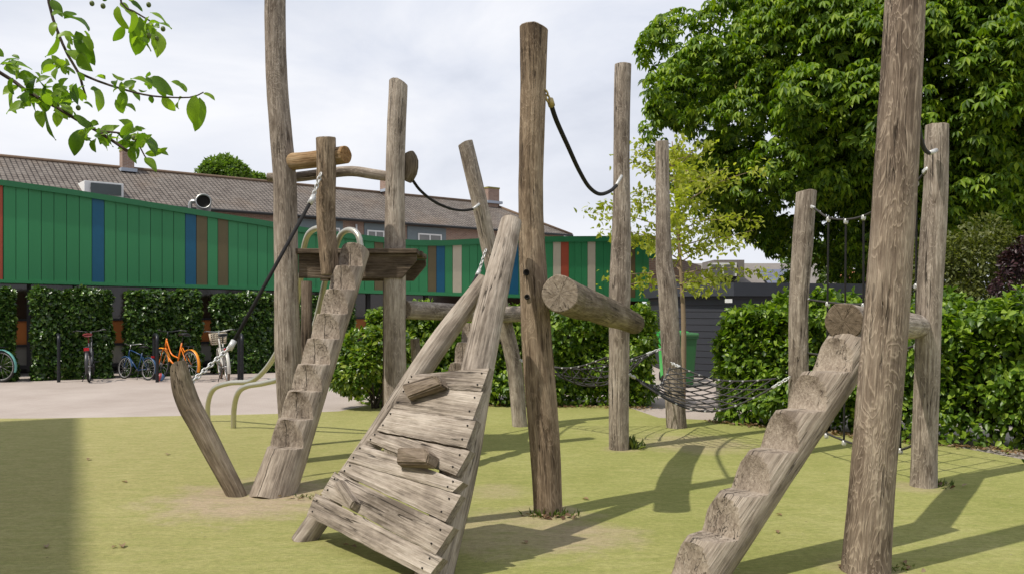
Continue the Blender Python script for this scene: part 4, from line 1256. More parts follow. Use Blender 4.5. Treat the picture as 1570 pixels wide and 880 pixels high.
# post left of the right climbing net
d = 9.0
P7 = vpost("timber_post", True, [(1222, 694, d, 30), (1224, 590, d, 29), (1226, 450, d, 29), (1231, 370, d, 31), (1237, 293, d, 30)], [W_GREY, E_GREY], "shorter grey post with a slanted top carrying the left side of the climbing net", tilt1=Vector((.28, 0, 0)))
# big right post
d = 4.98
P8 = vpost("timber_post", True, [(1326, 876, d, 70), (1337, 740, d, 66), (1349, 600, d, 66), (1361, 460, d, 65), (1372, 300, d, 63), (1381, 120, d, 60), (1390, -40, d, 58)], [W_SWIRL, E_GREY],
           "very thick swirly grained post in the right foreground", bend=.012, wob=.05)
# right post
d = 7.33
P9 = vpost("timber_post", True, [(1416, 746, d, 37), (1418, 650, d, 37), (1422, 540, d, 36), (1428, 400, d, 36), (1434, 290, d, 35), (1437, 193, d, 33)], [W_GREY, E_GREY], "pale grey post with a rounded top just right of the thick foreground post")
# leaning posts
P10 = log_thing("timber_post", [(Vector(G(798, 653)) - Vector((0, 0, .06)), .095), (P(788, 560, 11.0), .1), (P(768, 470, 10.9), .10), (P(750, 380, 10.8), .10), (P(735, 310, 10.7), .10), (P(713, 218, 10.6), .095)], [W_GREY, E_GREY],
                "leaning grey post tilting to the left behind the plank ramp", "post", GP, tilt1=Vector((.35, 0, 0)), flare=.05)
P11 = log_thing("timber_post", [(P(374, 785, 6.93), .072), (P(362, 757, 6.97), .075), (P(338, 708, 7.0), .08), (P(311, 655, 7.05), .088), (P(291, 620, 7.08), .094), (P(280, 590, 7.1), .09), (P(273, 556, 7.13), .066)], [W_MOSS, E_DARK],
                "short leaning post stump in front of the orange bicycle, chained to the platform rope", "post", GP, tilt1=Vector((.5, 0, 0)), bend=.03, wob=.1)
P12 = log_thing("timber_post", [(Vector((P(650, 620, 9.4).x, 9.4, -.05)), .06), (P(640, 570, 9.4), .058), (P(636, 520, 9.4), .05)], [W_GREY, E_GREY],
                "thin low post with a chain behind the top edge of the plank ramp", "post", GP)
# bolt recesses
def bolt(o, p, nrm, r_=.016):
    mb = MB(); n = Vector(nrm).normalized(); torus(mb, p, r_, .006, n, 18, 6)
    u = n.orthogonal().normalized(); w = n.cross(u)
    mb.add([p + u * math.cos(2 * math.pi * i / 18) * r_ + w * math.sin(2 * math.pi * i / 18) * r_ - n * .004 for i in range(18)], [tuple(range(18))], 0, None, False)
    return mb.build("bolt_hole", M_HOLE, o)
bolt(PC, P(807, 418, 6.36 - .105), (-.15, -1, 0), .018); bolt(PC, P(808, 455, 6.36 - .108), (-.15, -1, 0), .015)
bolt(P8, P(1372, 551, 4.98 - .115), (.2, -1, 0), .016)
bolt(PM, P(614, 398, 8.6 - .11), (.1, -1, 0), .012)

GB_ = "round logs fixed crosswise between the posts"
def beam(name, pts, mats, label, **kw):
    return log_thing(name, [(P(px, py, d), w / F * d / 2) for px, py, d, w in pts], mats, label, "beam", GB_, **kw)
beam("crosswise_log", [(859, 450, 5.85, 57), (885, 461, 6.6, 53), (920, 475, 7.6, 45), (950, 486, 8.35, 38), (972, 495, 8.95, 33)], [W_MOSS, E_GREY], "thick log pointing at the viewer, its pale sawn end beside the thick middle post", bend=.02)
beam("crosswise_log", [(1294, 493, 5.35, 57), (1340, 496, 6.0, 51), (1380, 499, 6.7, 44), (1405, 500, 7.3, 38)], [W_GREY, E_DARK], "thick log with a cracked dark end face above the right stepped log")
beam("crosswise_log", [(620, 474, 8.85, 28), (690, 479, 9.6, 26), (745, 483, 10.3, 24), (800, 481, 10.9, 24)], [W_GREY, E_GREY], "horizontal grey log running behind the plank ramp legs")
beam("crosswise_log", [(432, 250, 8.5, 27), (470, 246, 8.38, 26), (510, 240, 8.25, 27), (530, 237.5, 8.18, 27)], [W_PEEL, E_ORANGE], "orange tinted peeled log sticking out beside the short stub post", wob=.09)
beam("crosswise_log", [(411, 272, 8.7, 13), (450, 272, 8.7, 15), (500, 266, 8.65, 16), (540, 263, 8.65, 16), (575, 268, 8.65, 16), (606, 272, 8.7, 15)], [W_GREY, E_DARK], "thin curved branch used as a handrail over the platform", seg=16)
beam("crosswise_log", [(627, 238, 8.7, 19), (630, 248, 8.68, 22), (628, 265, 8.68, 21), (624, 277, 8.7, 15)], [W_MOSS, E_DARK], "short hook shaped log end beside the post right of the platform", seg=18)

# ------------------------------------------------------------------ stepped logs
def stepped(name, a, b, ra, rb, nsteps, facing, mats, label, s_first=0.12, notch=0.95, seed=1, parent=None, tag_it=True, twist=0.0, shallow=1.0, rise=1.0, tail=0.0):
    """log from a (bottom) to b (top) with treads sawn into the upper side"""
    ax = (b - a).normalized(); L = (b - a).length
    up = Vector((0, 0, 1)); nn = (up - ax * up.dot(ax)).normalized()
    if twist:
        nn.rotate(Matrix.Rotation(twist, 3, ax))
    bb = ax.cross(nn)
    sinA = ax.z; cosA = math.sqrt(max(0, 1 - sinA * sinA))
    per = (L - tail - s_first) / nsteps
    K = 56
    V, LC, Fc, MI = [], [], [], []
    dt = per * cosA * cosA * shallow                 # along-axis extent of a level tread
    dep = dt * sinA / cosA                           # depth of the bite
    dr = min(per - dt, dep * sinA / cosA * rise)     # riser; the rest of the step keeps the round of the log
    st = list(np.linspace(0, s_first, 6, endpoint=False)) if s_first > 0 else []
    zone = [0] * len(st)
    for i in range(nsteps):
        s0 = s_first + per * i
        st += list(s0 + dt * np.linspace(0.0, 1.0, 8)[:-1]) + list(s0 + dt + dr * np.linspace(0, 1, 9)[:-1])
        zone += [1] * 7 + [2] * 8
        if per - dt - dr > 1e-4:
            st += list(s0 + dt + dr + (per - dt - dr) * np.linspace(0, 1, 6)[:-1]); zone += [0] * 5
    if tail > 0:
        st += list(L - tail + tail * np.linspace(0, 1, 6)[:-1]); zone += [0] * 5
    st.append(L); zone.append(0)
    def cut(s, Rr):
        if s < s_first or s > L - tail + 1e-6:
            return Rr * 1.2
        f = (s - s_first) / per; i = int(f + 1e-9); f -= i
        s_in = max(0, f * per)
        wob = 0.05 * mnoise.noise(Vector((i * 3.1 + seed, 0.3, 1.7)))
        top = Rr * (0.97 + wob)
        if s_in < dt:
            return top - dep * (s_in / dt) ** 0.9
        if s_in < dt + dr:
            x = (s_in - dt) / dr
            return (top - dep) + dep * x - 0.012 * math.sin(math.pi * x)
        return Rr * 1.2
    CUT = []
    for s in st:
        f = s / L; Rr = ra + (rb - ra) * f
        nc = cut(s, Rr)
        c = a + ax * s
        for k_ in range(K):
            an = 2 * math.pi * k_ / K
            w = 1 + 0.06 * mnoise.noise(Vector((math.cos(an) * 1.2 + seed * 5, math.sin(an) * 1.2, s * 1.4))) + .02 * mnoise.noise(Vector((math.cos(an) * 4 + seed, math.sin(an) * 4, s * 5)))
            x = math.sin(an) * Rr * w; y = math.cos(an) * Rr * w
            lim = nc + 0.006 * mnoise.noise(Vector((x * 25, s * 14, seed))) - 0.06 * x * x / Rr
            CUT.append(y > lim)
            if y > lim:
                y = lim - (y - lim) * 0.02
            V.append(c + bb * x + nn * y); LC.append((x, y, s))
    n = len(st)
    for i in range(n - 1):
        for k_ in range(K):
            k2 = (k_ + 1) % K
            Fc.append((i * K + k_, i * K + k2, (i + 1) * K + k2, (i + 1) * K + k_)); MI.append(2 if zone[i] == 2 and CUT[i * K + k_] and CUT[i * K + k2] else 0)
    mb = MB()
    mb.add(V, Fc, 0, LC, True)
    mb.mi[:len(MI)] = MI
    mb.add(V[:K] + [a], [((k_ + 1) % K, k_, K) for k_ in range(K)], 1, LC[:K] + [(0, 0, 0)], False)
    mb.add(V[-K:] + [b + nn * (-.02)], [(k_, (k_ + 1) % K, K) for k_ in range(K)], 1, LC[-K:] + [(0, 0, L)], False)
    o = mb.build(name, mats, parent, origin=a)
    bmod = None
    # shade: keep the nosings crisp
    me = o.data
    me.polygons.foreach_set('use_smooth', [True] * len(me.polygons))
    try:
        me.set_sharp_from_angle(angle=R(24))
    except Exception:
        pass
    if tag_it:
        tag(o, label, "steps", "stepped climbing logs")
    return o
sa = P(414, 766, 7.0); sa.z = -0.08
sb = P(546, 384, 8.25)
stepped("stepped_log", sa, sb, .185, .135, 8, None, [W_STEP, E_GREY, W_STEP], "log with sawn steps climbing to the platform on the left", s_first=.42, seed=2, shallow=1.0, rise=.97)
sa2 = P(1034, 920, 4.66); sa2.z = -0.1
sb2 = P(1300, 538, 5.42); sb2 = sb2 + (sb2 - sa2).normalized() * .2
stepped("stepped_log", sa2, sb2, .155, .150, 6, None, [W_STEP, E_GREY, W_SCOOP], "log with sawn steps in the right foreground, leaning on the thick post", s_first=.03, seed=5, twist=R(-3), shallow=.74, rise=1.45, tail=.2)
sa3 = P(690, 600, 8.3); sb3 = P(722, 503, 8.9)
sa3 = sa3 + (sa3 - sb3) * 0.75
stepped("stepped_log", Vector((sa3.x, sa3.y, max(-.05, sa3.z))), sb3, .09, .085, 5, None, [W_STEP, E_GREY, W_STEP], "small stepped log half hidden behind the plank ramp legs", s_first=.1, seed=9)

# ------------------------------------------------------------------ platform
pf = empty("platform", Vector((P(545, 400, 8.9).x, 8.9, 0)), "dark raised wooden platform between two tall left posts", "platform")
zt = CH + (HY - 381) / F * 8.4
x0, x1 = P(452, 381, 8.4).x, P(638, 381, 8.4).x
for i in range(6):
    mb = MB(); y = 8.42 + i * .19
    box(mb, ((x0 + x1) / 2 + random.uniform(-.01, .01), y + .09, zt - .025 + random.uniform(-.004, .006)), (x1 - x0 + random.uniform(-.03, .03), .182, .05), None, 0, .008)
    mb.a = [(p[1], p[2], p[0]) for p in mb.a]
    mb.build("deck_plank", W_DARK, pf)
for y in (8.47, 9.42):
    mb = MB()
    V = [(x0 + .02, zt - .055), (x1 - .01, zt - .055), (x1 - .01, zt - .12), (x1 - .15, zt - .29), (x0 + .02, zt - .29)]
    mb.add([(x, y, z) for x, z in V] + [(x, y + .08, z) for x, z in V], [(0, 4, 3, 2, 1)[::-1][::-1], (5, 6, 7, 8, 9)] + [(i, (i + 1) % 5, (i + 1) % 5 + 5, i + 5) for i in range(5)], 0, [(y * 1.0, z, x) for x, z in V] + [(y + .08, z, x) for x, z in V], False)
    mb.build("beam", W_DARK, pf)
mb = MB(); tube(mb, [Vector((P(598, 420, 9.55).x, 9.55, -.05)), Vector((P(598, 420, 9.55).x, 9.55, zt - .29))], .08, 14, smoothpath=False); mb.build("support_leg", W_DARK, pf)
mb = MB(); tube(mb, [Vector((P(470, 420, 9.5).x, 9.5, -.05)), Vector((P(470, 420, 9.5).x, 9.5, zt - .29))], .06, 14, smoothpath=False); mb.build("support_leg", W_DARK, pf)

# slide rails: two bent stainless tubes
sr = empty("slide_rails", G(350, 652), "pair of bent steel slide tubes running down behind the left post", "slide")
def rail(pts):
    mb = MB(); tube(mb, [P(*q) for q in pts], .034, 12, step=.04); mb.build("rail", M_RAIL, sr)
b1_ = G(319, 645); b2_ = G(358, 657)
rail([(319, 648, 11.45), (319, 618, 11.4), (328, 596, 11.3), (352, 587, 11.1), (384, 584, 10.9), (406, 567, 10.7), (427, 535, 10.5), (450, 485, 10.1), (462, 420, 9.75), (466, 381, 9.6), (474, 358, 9.5), (490, 350, 9.4), (505, 358, 9.3), (511, 384, 9.25)])
rail([(358, 659, 10.85), (359, 625, 10.8), (365, 602, 10.7), (378, 592, 10.6), (405, 587, 10.45), (433, 578, 10.3), (462, 550, 10.1), (482, 500, 9.9), (500, 425, 9.75), (513, 385, 9.65), (523, 360, 9.55), (537, 353, 9.45), (549, 361, 9.35), (554, 384, 9.3)])

# ------------------------------------------------------------------ plank ramp
Tr = P(784, 340, 6.12); Br = P(652, 884, 4.83); Br.z = -.04
Bl = G(462, 826); Bl = Vector((Bl.x, Bl.y, -.03))
Tl = P(744, 428, 6.02)
ramp = empty("plank_ramp", (Br + Bl) / 2, "sloping climbing ramp of weathered planks on two leaning logs", "ramp")
log_thing("support_log", [(Br + Vector((.035, 0, 0)), .112), (Br.lerp(Tr, .35) + Vector((.025, 0, 0)), .112), (Br.lerp(Tr, .7), .10), (Tr, .075)], [W_BOARD, E_GREY], None, None, parent=ramp, wob=.06)
log_thing("support_log", [(Bl, .078), (Bl.lerp(Tl, .4), .076), (Bl.lerp(Tl, .75), .08), (Tl, .055)], [W_BOARD, E_GREY], None, None, parent=ramp, wob=.06)
av, bv = Tr - Br, Bl - Br
rn = av.cross(bv).normalized()
if rn.y > 0: rn = -rn
O = Br + rn * .10
def onramp(cx_, cy_, off=0.0):
    px, py = 430 + cx_ / 2.435, 540 + cy_ / 2.435
    dr = P(px, py, 1.0) - Vector((0, 0, CH)); o = Vector((0, 0, CH))
    t = (O + rn * off - o).dot(rn) / dr.dot(rn)
    return o + dr * t
PK = [((95, 606), (545, 838), (600, 770), (126, 528)), ((148, 525), (575, 753), (640, 655), (196, 448)), ((214, 444), (613, 630), (668, 535), (252, 410)), ((246, 405), (640, 518), (677, 484), (286, 342)),
      ((316, 329), (652, 457), (702, 370), (345, 297)), ((356, 290), (690, 354), (726, 256), (410, 211)), ((417, 207), (715, 248), (751, 150), (456, 128)), ((462, 120), (745, 144), (776, 60), (482, 84))]
PK[3] = ((246, 405), (640, 518), (677, 484), (292, 338))
for i, quad in enumerate(PK):
    c = [onramp(*q_, .052 + (.006 if i % 2 else 0)) for q_ in quad]
    c[3], c[2] = c[3] + (c[3] - c[0]) * .055, c[2] + (c[2] - c[1]) * .055
    mb = MB()
    # subdivided slab with worn, slightly wavy edges
    nu, nv = 22, 5
    V, LC, Fc = [], [], []
    e1 = (c[1] - c[0]).normalized(); e2 = rn.cross(e1)
    for layer in (0, 1):
        for v_ in range(nv + 1):
            for u_ in range(nu + 1):
                p = c[0].lerp(c[1], u_ / nu).lerp(c[3].lerp(c[2], u_ / nu), v_ / nv)
                wv = .003 * mnoise.noise(Vector((u_ * .33 + i * 7, v_ * 1.3, layer * 3)))
                if v_ in (0, nv): p = p + e2 * (.005 * mnoise.noise(Vector((u_ * .5, i * 5 + v_, 0))))
                p = p + rn * (wv if layer == 0 else -.058) - (rn * .007 if layer == 0 and (v_ in (0, nv) or u_ in (0, nu)) else Vector())
                V.append(p); q_ = p - c[0]; LC.append((q_.dot(e2), .3 * layer, q_.dot(e1) + i * 3))
    w_ = nu + 1; off = w_ * (nv + 1)
    for v_ in range(nv):
        for u_ in range(nu):
            q_ = v_ * w_ + u_
            Fc.append((q_, q_ + 1, q_ + w_ + 1, q_ + w_)); Fc.append((off + q_, off + q_ + w_, off + q_ + w_ + 1, off + q_ + 1))
    for u_ in range(nu):
        Fc.append((u_, off + u_, off + u_ + 1, u_ + 1)); t_ = nv * w_ + u_; Fc.append((t_, t_ + 1, off + t_ + 1, off + t_))
    for v_ in range(nv):
        q_ = v_ * w_; Fc.append((q_, q_ + w_, off + q_ + w_, off + q_)); t_ = v_ * w_ + nu; Fc.append((t_, off + t_, off + t_ + w_, t_ + w_))
    mb.add(V, Fc, 0, LC, False)
    pk = mb.build("plank", W_BOARD, ramp)
    for fu in (.045, .945):
        for fv in (.25, .75):
            p = c[0].lerp(c[1], fu).lerp(c[3].lerp(c[2], fu), fv)
            sm = MB()
            sm.add([p + rn * .006 + e1 * (math.cos(2 * math.pi * k_ / 10) * .0055) + e2 * (math.sin(2 * math.pi * k_ / 10) * .0055) for k_ in range(10)] +
                   [p - rn * .004 + e1 * (math.cos(2 * math.pi * k_ / 10) * .006) + e2 * (math.sin(2 * math.pi * k_ / 10) * .006) for k_ in range(10)],
                   [tuple(range(10))] + [(k_, (k_ + 1) % 10, (k_ + 1) % 10 + 10, k_ + 10) for k_ in range(10)], 0, None, False)
            sm.build("screw", M_HOLE, pk)
# climbing holds (low wooden wedges)
W_HOLD = wood("hold_wood", (0.11, 0.083, 0.06), (0.25, 0.195, 0.145), (0.38, 0.31, 0.24))
def hold(pts, h, mat=W_HOLD):
    """pts: outline on the board; raised body with narrower crest"""
    b_ = [onramp(*q_, .053) for q_ in pts]
    c = sum(b_, Vector()) / len(b_)
    n = len(b_)
    bm = bmesh.new()
    vb = [bm.verts.new(p) for p in b_]; vt = [bm.verts.new(c + (p - c) * .95 + rn * (h * (.75 + .5 * ((i_ * 37) % 5) / 4))) for i_, p in enumerate(b_)]
    bm.faces.new(vb[::-1]); bm.faces.new(vt)
    for i in range(n):
        bm.faces.new((vb[i], vb[(i + 1) % n], vt[(i + 1) % n], vt[i]))
    bmesh.ops.recalc_face_normals(bm, faces=bm.faces[:])
    bmesh.ops.bevel(bm, geom=bm.edges[:], offset=.009, segments=2, affect='EDGES')
    bm.verts.index_update()
    e1 = (b_[1] - b_[0]).normalized(); e2 = rn.cross(e1)
    V = [v.co.copy() for v in bm.verts]
    mb = MB(); mb.add(V, [tuple(v.index for v in f.verts) for f in bm.faces], 0, [((v - c).dot(e2), (v - c).dot(rn), (v - c).dot(e1)) for v in V], False)
    bm.free()
    mb.build("climbing_hold", mat, ramp)
hold([(490, 185), (632, 140), (622, 110), (590, 100), (478, 140)], .075)
hold([(452, 430), (582, 437), (598, 400), (570, 372), (470, 375)], .085)
hold([(208, 500), (282, 596), (306, 570), (240, 478)], .055, W_BOARD)

# ------------------------------------------------------------------ ropes
def sagrope(mb, pts, r_, seg=9):
    tube(mb, pts, r_, seg, step=.04)
r1 = empty("hanging_rope", P(840, 145, 6.4), "black rope hanging in a deep loop from the thick middle post's top", "rope", "slack black ropes between the posts")
a, b = P(834, 136, 6.3), P(951, 276, 9.1)
mb = MB(); sagrope(mb, [P(844, 158, 6.4), P(853, 185, 6.6), P(870, 223, 7.0), P(888, 262, 7.5), P(904, 288, 8.0), P(920, 298, 8.4), P(936, 293, 8.8), P(945, 285, 9.0)], .019); mb.build("rope", M_ROPE, r1)
mb = MB(); chain(mb, P(834, 138, 6.32), P(842, 156, 6.38), .06, .008); mb.build("chain", M_BRASS, r1)
mb = MB(); tube(mb, [P(843, 153, 6.38), P(846, 163, 6.42)], .026, 10, smoothpath=False); mb.build("ferrule", M_BRASS, r1)
mb = MB(); tube(mb, [P(944, 286, 9.0), P(953, 270, 9.12)], .016, 8, smoothpath=False); mb.build("end_fitting", M_CLAMP, r1)
r2_ = empty("hanging_rope", P(633, 275, 8.75), "black rope sagging from the hook shaped log end to the leaning post", "rope", "slack black ropes between the posts")
mb = MB(); sagrope(mb, [P(632, 276, 8.75), P(645, 293, 9.0), P(665, 309, 9.4), P(690, 320, 9.9), P(710, 323, 10.3), P(726, 321, 10.58)], .016); mb.build("rope", M_ROPE, r2_)
mb = MB(); tube(mb, [P(724, 322, 10.56), P(735, 313, 10.6)], .018, 8, smoothpath=False); mb.build("end_fitting", M_CLAMP, r2_)
r3_ = empty("hanging_rope", P(1405, 160, 5.2), "black rope curving from behind the thick foreground post to the rounded right post", "rope", "slack black ropes between the posts")
mb = MB(); sagrope(mb, [P(1398, 120, 5.05), P(1404, 160, 5.5), P(1409, 200, 6.2), P(1416, 226, 6.8), P(1424, 235, 7.1), P(1432, 232, 7.2)], .017); mb.build("rope", M_ROPE, r3_)
mb = MB(); tube(mb, [P(1426, 235, 7.1), P(1435, 231, 7.2)], .02, 8, smoothpath=False); mb.build("end_fitting", M_CLAMP, r3_)

def guy(label, top, t1, t2, bot, mat=M_CLAMP):
    r_ = empty("climbing_rope", top, label, "rope", "taut climbing ropes with chain ends")
    m_ = MB(); tube(m_, [t1, t2], .017, 9, smoothpath=False); m_.build("rope", M_ROPE, r_)
    for a_, b_ in ((top, t1), (t2, bot)):
        m_ = MB(); chain(m_, a_, b_, .052, .0075); m_.build("chain", M_CLAMP, r_)
    for a_, b_ in ((t1, t2), (t2, t1)):
        dd_ = (b_ - a_).normalized()
        m_ = MB(); tube(m_, [a_ - dd_ * .03, a_ + dd_ * .06], .026, 10, smoothpath=False); m_.build("ferrule", M_CLAMP, r_)
guy("taut black rope with white chain ends from the stub post down to the leaning stump", P(492, 266, 8.05), P(479, 305, 7.98), P(354, 531, 7.4), P(291, 588, 7.1))
guy("taut black rope from the tilted leaning post down to the thin low post", P(745, 383, 10.7), P(734, 417, 10.6), P(685, 512, 9.9), P(641, 545, 9.35))

# ------------------------------------------------------------------ nets
clamp_me = None
def clamp(p, ax, parent, s=1.0):
    global clamp_me
    if clamp_me is None:
        mb = MB(); tube(mb, [Vector((0, 0, -.035)), Vector((0, 0, .035))], .02, 10, smoothpath=False)
        box(mb, (0, 0, 0), (.05, .032, .045), None, 0, .006)
        o = mb.build("clamp", M_CLAMP, parent); clamp_me = o.data
    else:
        o = bpy.data.objects.new("clamp", clamp_me); COL.objects.link(o); o.parent = parent
    o.location = Vector(p) - wloc(parent)
    o.rotation_euler = Vector(ax).to_track_quat('Z', 'Y').to_euler()
    o.scale = (s, s, s)

def tri_net(label, A, B, C, sags, n=11, rr=.0085, pull=.30):
    """sags: (edge AB, edge BC, edge CA, middle)"""
    ctr = (A + B + C) / 3
    root = empty("hammock_net", Vector((ctr.x, ctr.y, ctr.z)), label, "hammock", "rope hammock nets")
    def f(a, b, c):
        p = A * a + B * b + C * c
        m = max(a, b, c)
        pl = pull * (1 - 27 * a * b * c) * (1 - m ** 3) * 1.1
        p = p.lerp(Vector((ctr.x, ctr.y, p.z)), max(0, pl))
        p.z -= sags[0] * 4 * a * b + sags[1] * 4 * b * c + sags[2] * 4 * c * a + sags[3] * 27 * a * b * c
        return p
    mb = MB()
    t0 = .07
    # three edge ropes
    E = []
    for (i, j) in ((0, 1), (1, 2), (2, 0)):
        pts = []
        for k_ in range(17):
            t = t0 + (1 - 2 * t0) * k_ / 16
            w = [0, 0, 0]; w[i] = 1 - t; w[j] = t
            pts.append(f(*w))
        E.append(pts); tube(mb, pts, rr * 1.25, 7)
    mb.build("edge_ropes", M_CLAMP if False else M_NET, root)
    mb = MB()
    for k_ in range(1, n):
        t = k_ / n
        for fam in (0, 1):
            pts = []
            for j in range(15):
                s = j / 14
                if fam == 0: w = (t, (1 - t) * (1 - s), (1 - t) * s)
                else: w = ((1 - t) * (1 - s), t, (1 - t) * s)
                if max(w) > 1 - t0 * .8: continue
                pts.append(f(*w))
            if len(pts) > 2: tube(mb, pts, rr * .9, 6)
    mb.build("mesh_ropes", M_NET, root)
    for pts in E:
        for k_ in range(2, 15, 2):
            clamp(pts[k_], pts[k_ + 1] - pts[k_ - 1], root, .5)
    # hangers to the posts
    for c_, w in ((A, (1 - t0, t0, 0)), (B, (0, 1 - t0, t0)), (C, (t0, 0, 1 - t0))):
        q_ = f(*w)
        m2 = MB(); chain(m2, c_, q_, .05, .007); m2.build("hanger_chain", M_CLAMP, root)
        clamp(q_, q_ - c_, root, .8)
    return root
tri_net("black rope hammock sagging low in front of the bent slim post", P(962, 572, 9.2), P(1029, 556, 10.75), P(1211, 578, 8.95), (.20, .12, .40, -.02), n=11, pull=.2)
tri_net("black rope hammock net hung behind the thick middle post, in front of the hedge", P(797, 552, 10.75), P(943, 542, 9.4), P(1013, 535, 10.8), (.13, .12, .17, .20), n=10, pull=.22)

cn = empty("climbing_net", P(1310, 500, 8.2), "upright black rope net with pale clamps behind the thick foreground post", "net")
A0, A1 = P(1232, 0, 9.0), P(1422, 0, 7.33)
def cnp(px, py):
    f = None
    # depth along the straight ground line between both posts
    xa, ya, xb, yb = P(1235, 470, 9.0).x, 9.0, P(1420, 470, 7.33).x, 7.33
    k_ = (px - CX) / F
    t = (k_ * ya - xa) / ((xb - xa) - k_ * (yb - ya))
    return P(px, py, ya + (yb - ya) * t)
HR = [[(1246, 318), (1256, 325), (1270, 334), (1297, 337), (1325, 331), (1360, 312), (1400, 284), (1420, 262)],
      [(1238, 459), (1252, 461), (1275, 464), (1297, 466), (1325, 466), (1365, 458), (1400, 440), (1412, 432)],
      [(1236, 541), (1252, 543), (1270, 546), (1297, 549), (1325, 548), (1370, 540), (1408, 528)],
      [(1232, 640), (1250, 652), (1268, 664), (1297, 676), (1325, 684), (1360, 690), (1385, 688), (1404, 680)]]
for row in HR:
    mb = MB(); tube(mb, [cnp(*q_) for q_ in row], .011, 7); mb.build("cross_rope", M_NET, cn)
    clamp(cnp(*row[0]), cnp(*row[1]) - cnp(*row[0]), cn, .8); clamp(cnp(*row[-1]), cnp(*row[-2]) - cnp(*row[-1]), cn, 1.0)
for px in (1270, 1297, 1324, 1352, 1381, 1405):
    ys = [lerp_tab(row, px) if px <= row[-1][0] else row[-1][1] for row in HR]
    mb = MB(); dx = (px - 1310) * .02
    tube(mb, [cnp(px - .03 * (y - 330) * (1 if px < 1300 else .2) * .3, y) for y in ys], .010, 7); mb.build("upright_rope", M_ROPE, cn)
    for y in ys:
        clamp(cnp(px - .03 * (y - 330) * (1 if px < 1300 else .2) * .3, y + 3), Vector((0, 0, 1)), cn, .78)

# ------------------------------------------------------------------ bins
def bin_(name, loc, rz, mat, matlid, label, mark=False, s=1.0):
    r_ = empty(name, loc, label, "bin", "wheeled rubbish bins", rz)
    def bb(nm, c, size, m, bev=.015, taper=None, parent=r_):
        mb = MB(); box(mb, c, size, None, 0, bev)
        if taper:
            zs = [p[2] for p in mb.v]; z0_, z1_ = min(zs), max(zs)
            mb.v = [(p[0] * (taper + (1 - taper) * (p[2] - z0_) / (z1_ - z0_)), p[1] * (taper + (1 - taper) * (p[2] - z0_) / (z1_ - z0_)), p[2]) for p in mb.v]
        me_o = mb.build(nm, m, None); me_o.parent = parent; return me_o
    bb("body", (0, 0, .50), (.56, .62, .92), mat, .03, .80)
    bb("rim", (0, 0, .965), (.60, .68, .05), mat, .015)
    lid = bb("lid", (0, -.01, 1.02), (.60, .70, .07), matlid, .03)
    bb("handle", (0, .39, .98), (.42, .03, .03), mat, .012)
    for sx_ in (-.22, .22):
        mb = MB(); torus(mb, (sx_, .28, .10), .075, .025, (1, 0, 0), 20, 8); tube(mb, [Vector((sx_ - .02, .28, .1)), Vector((sx_ + .02, .28, .1))], .06, 14, smoothpath=False)
        w = mb.build("wheel", M_HOLE, None); w.parent = r_
    if mark:
        mb = MB()
        def bar(cx_, cz, w_, h_):
            box(mb, (cx_, -.318 + .0 * cz, cz), (w_, .004, h_))
        torus(mb, (0, -.307, .86), .02, .007, (0, 1, .1), 16, 6)
        for p0, p1 in (((0, .82), (0, .76)), ((-.03, .78), (0, .80)), ((.03, .78), (0, .80)), ((-.03, .70), (.03, .70)), ((-.03, .70), (-.03, .74)), ((.03, .70), (.03, .74))):
            tube(mb, [Vector((p0[0], -.311 + (.9 - p0[1]) * .06, p0[1])), Vector((p1[0], -.311 + (.9 - p1[1]) * .06, p1[1]))], .008, 6, smoothpath=False)
        m_ = mb.build("white_mark", M_WHITE, None); m_.parent = r_
bin_("wheelie_bin", (P(1040, 582, 16.7).x, 16.7, -.012), R(8), plain("dark_green_bin_plastic", (0.022, 0.105, 0.032), 0.45, 0, .1), plain("green_bin_lid", (0.05, 0.16, 0.06), 0.45, 0, .1), "dark green wheeled bin with a white mark, right of the bent slim post", True)
bin_("wheelie_bin", (P(1031, 582, 17.7).x, 17.7, -.012), R(-4), plain("bright_green_bin_plastic", (0.03, 0.50, 0.07), 0.4, 0, .08), plain("bright_green_bin_lid", (0.03, 0.42, 0.07), 0.4, 0, .08), "bright green wheeled bin mostly hidden behind the bent slim post")

# pale fence seen under the right hedge
fe = empty("board_fence", Vector((P(1500, 470, 10.9).x, 10.9, 0)), "low grey board fence showing through the foot of the right hedge", "fence")
fa, fb = Vector((3.2, 13.3, 0)), Vector((8.2, 10.0, 0))
M_FENCE = plain("silver_fence_board", (0.34, 0.33, 0.31), 0.85, 0, .25, 6)
ft = (fb - fa).normalized(); Mf = Matrix((ft, Vector((-ft.y, ft.x, 0)), Vector((0, 0, 1)))).transposed()
mb = MB()
nb = int((fb - fa).length / .15)
for i in range(nb):
    box(mb, fa + ft * (.15 * i + .07) + Vector((0, 0, .46 + random.uniform(-.01, .01))), (.135, .02, .86), Mf)
mb.build("boards", M_FENCE, fe)
mb = MB()
for z in (.2, .75):
    box(mb, (fa + fb) / 2 + Mf @ Vector((0, .03, 0)) + Vector((0, 0, z)), ((fb - fa).length, .03, .08), Mf)
mb.build("fence_rails", M_FENCE, fe)

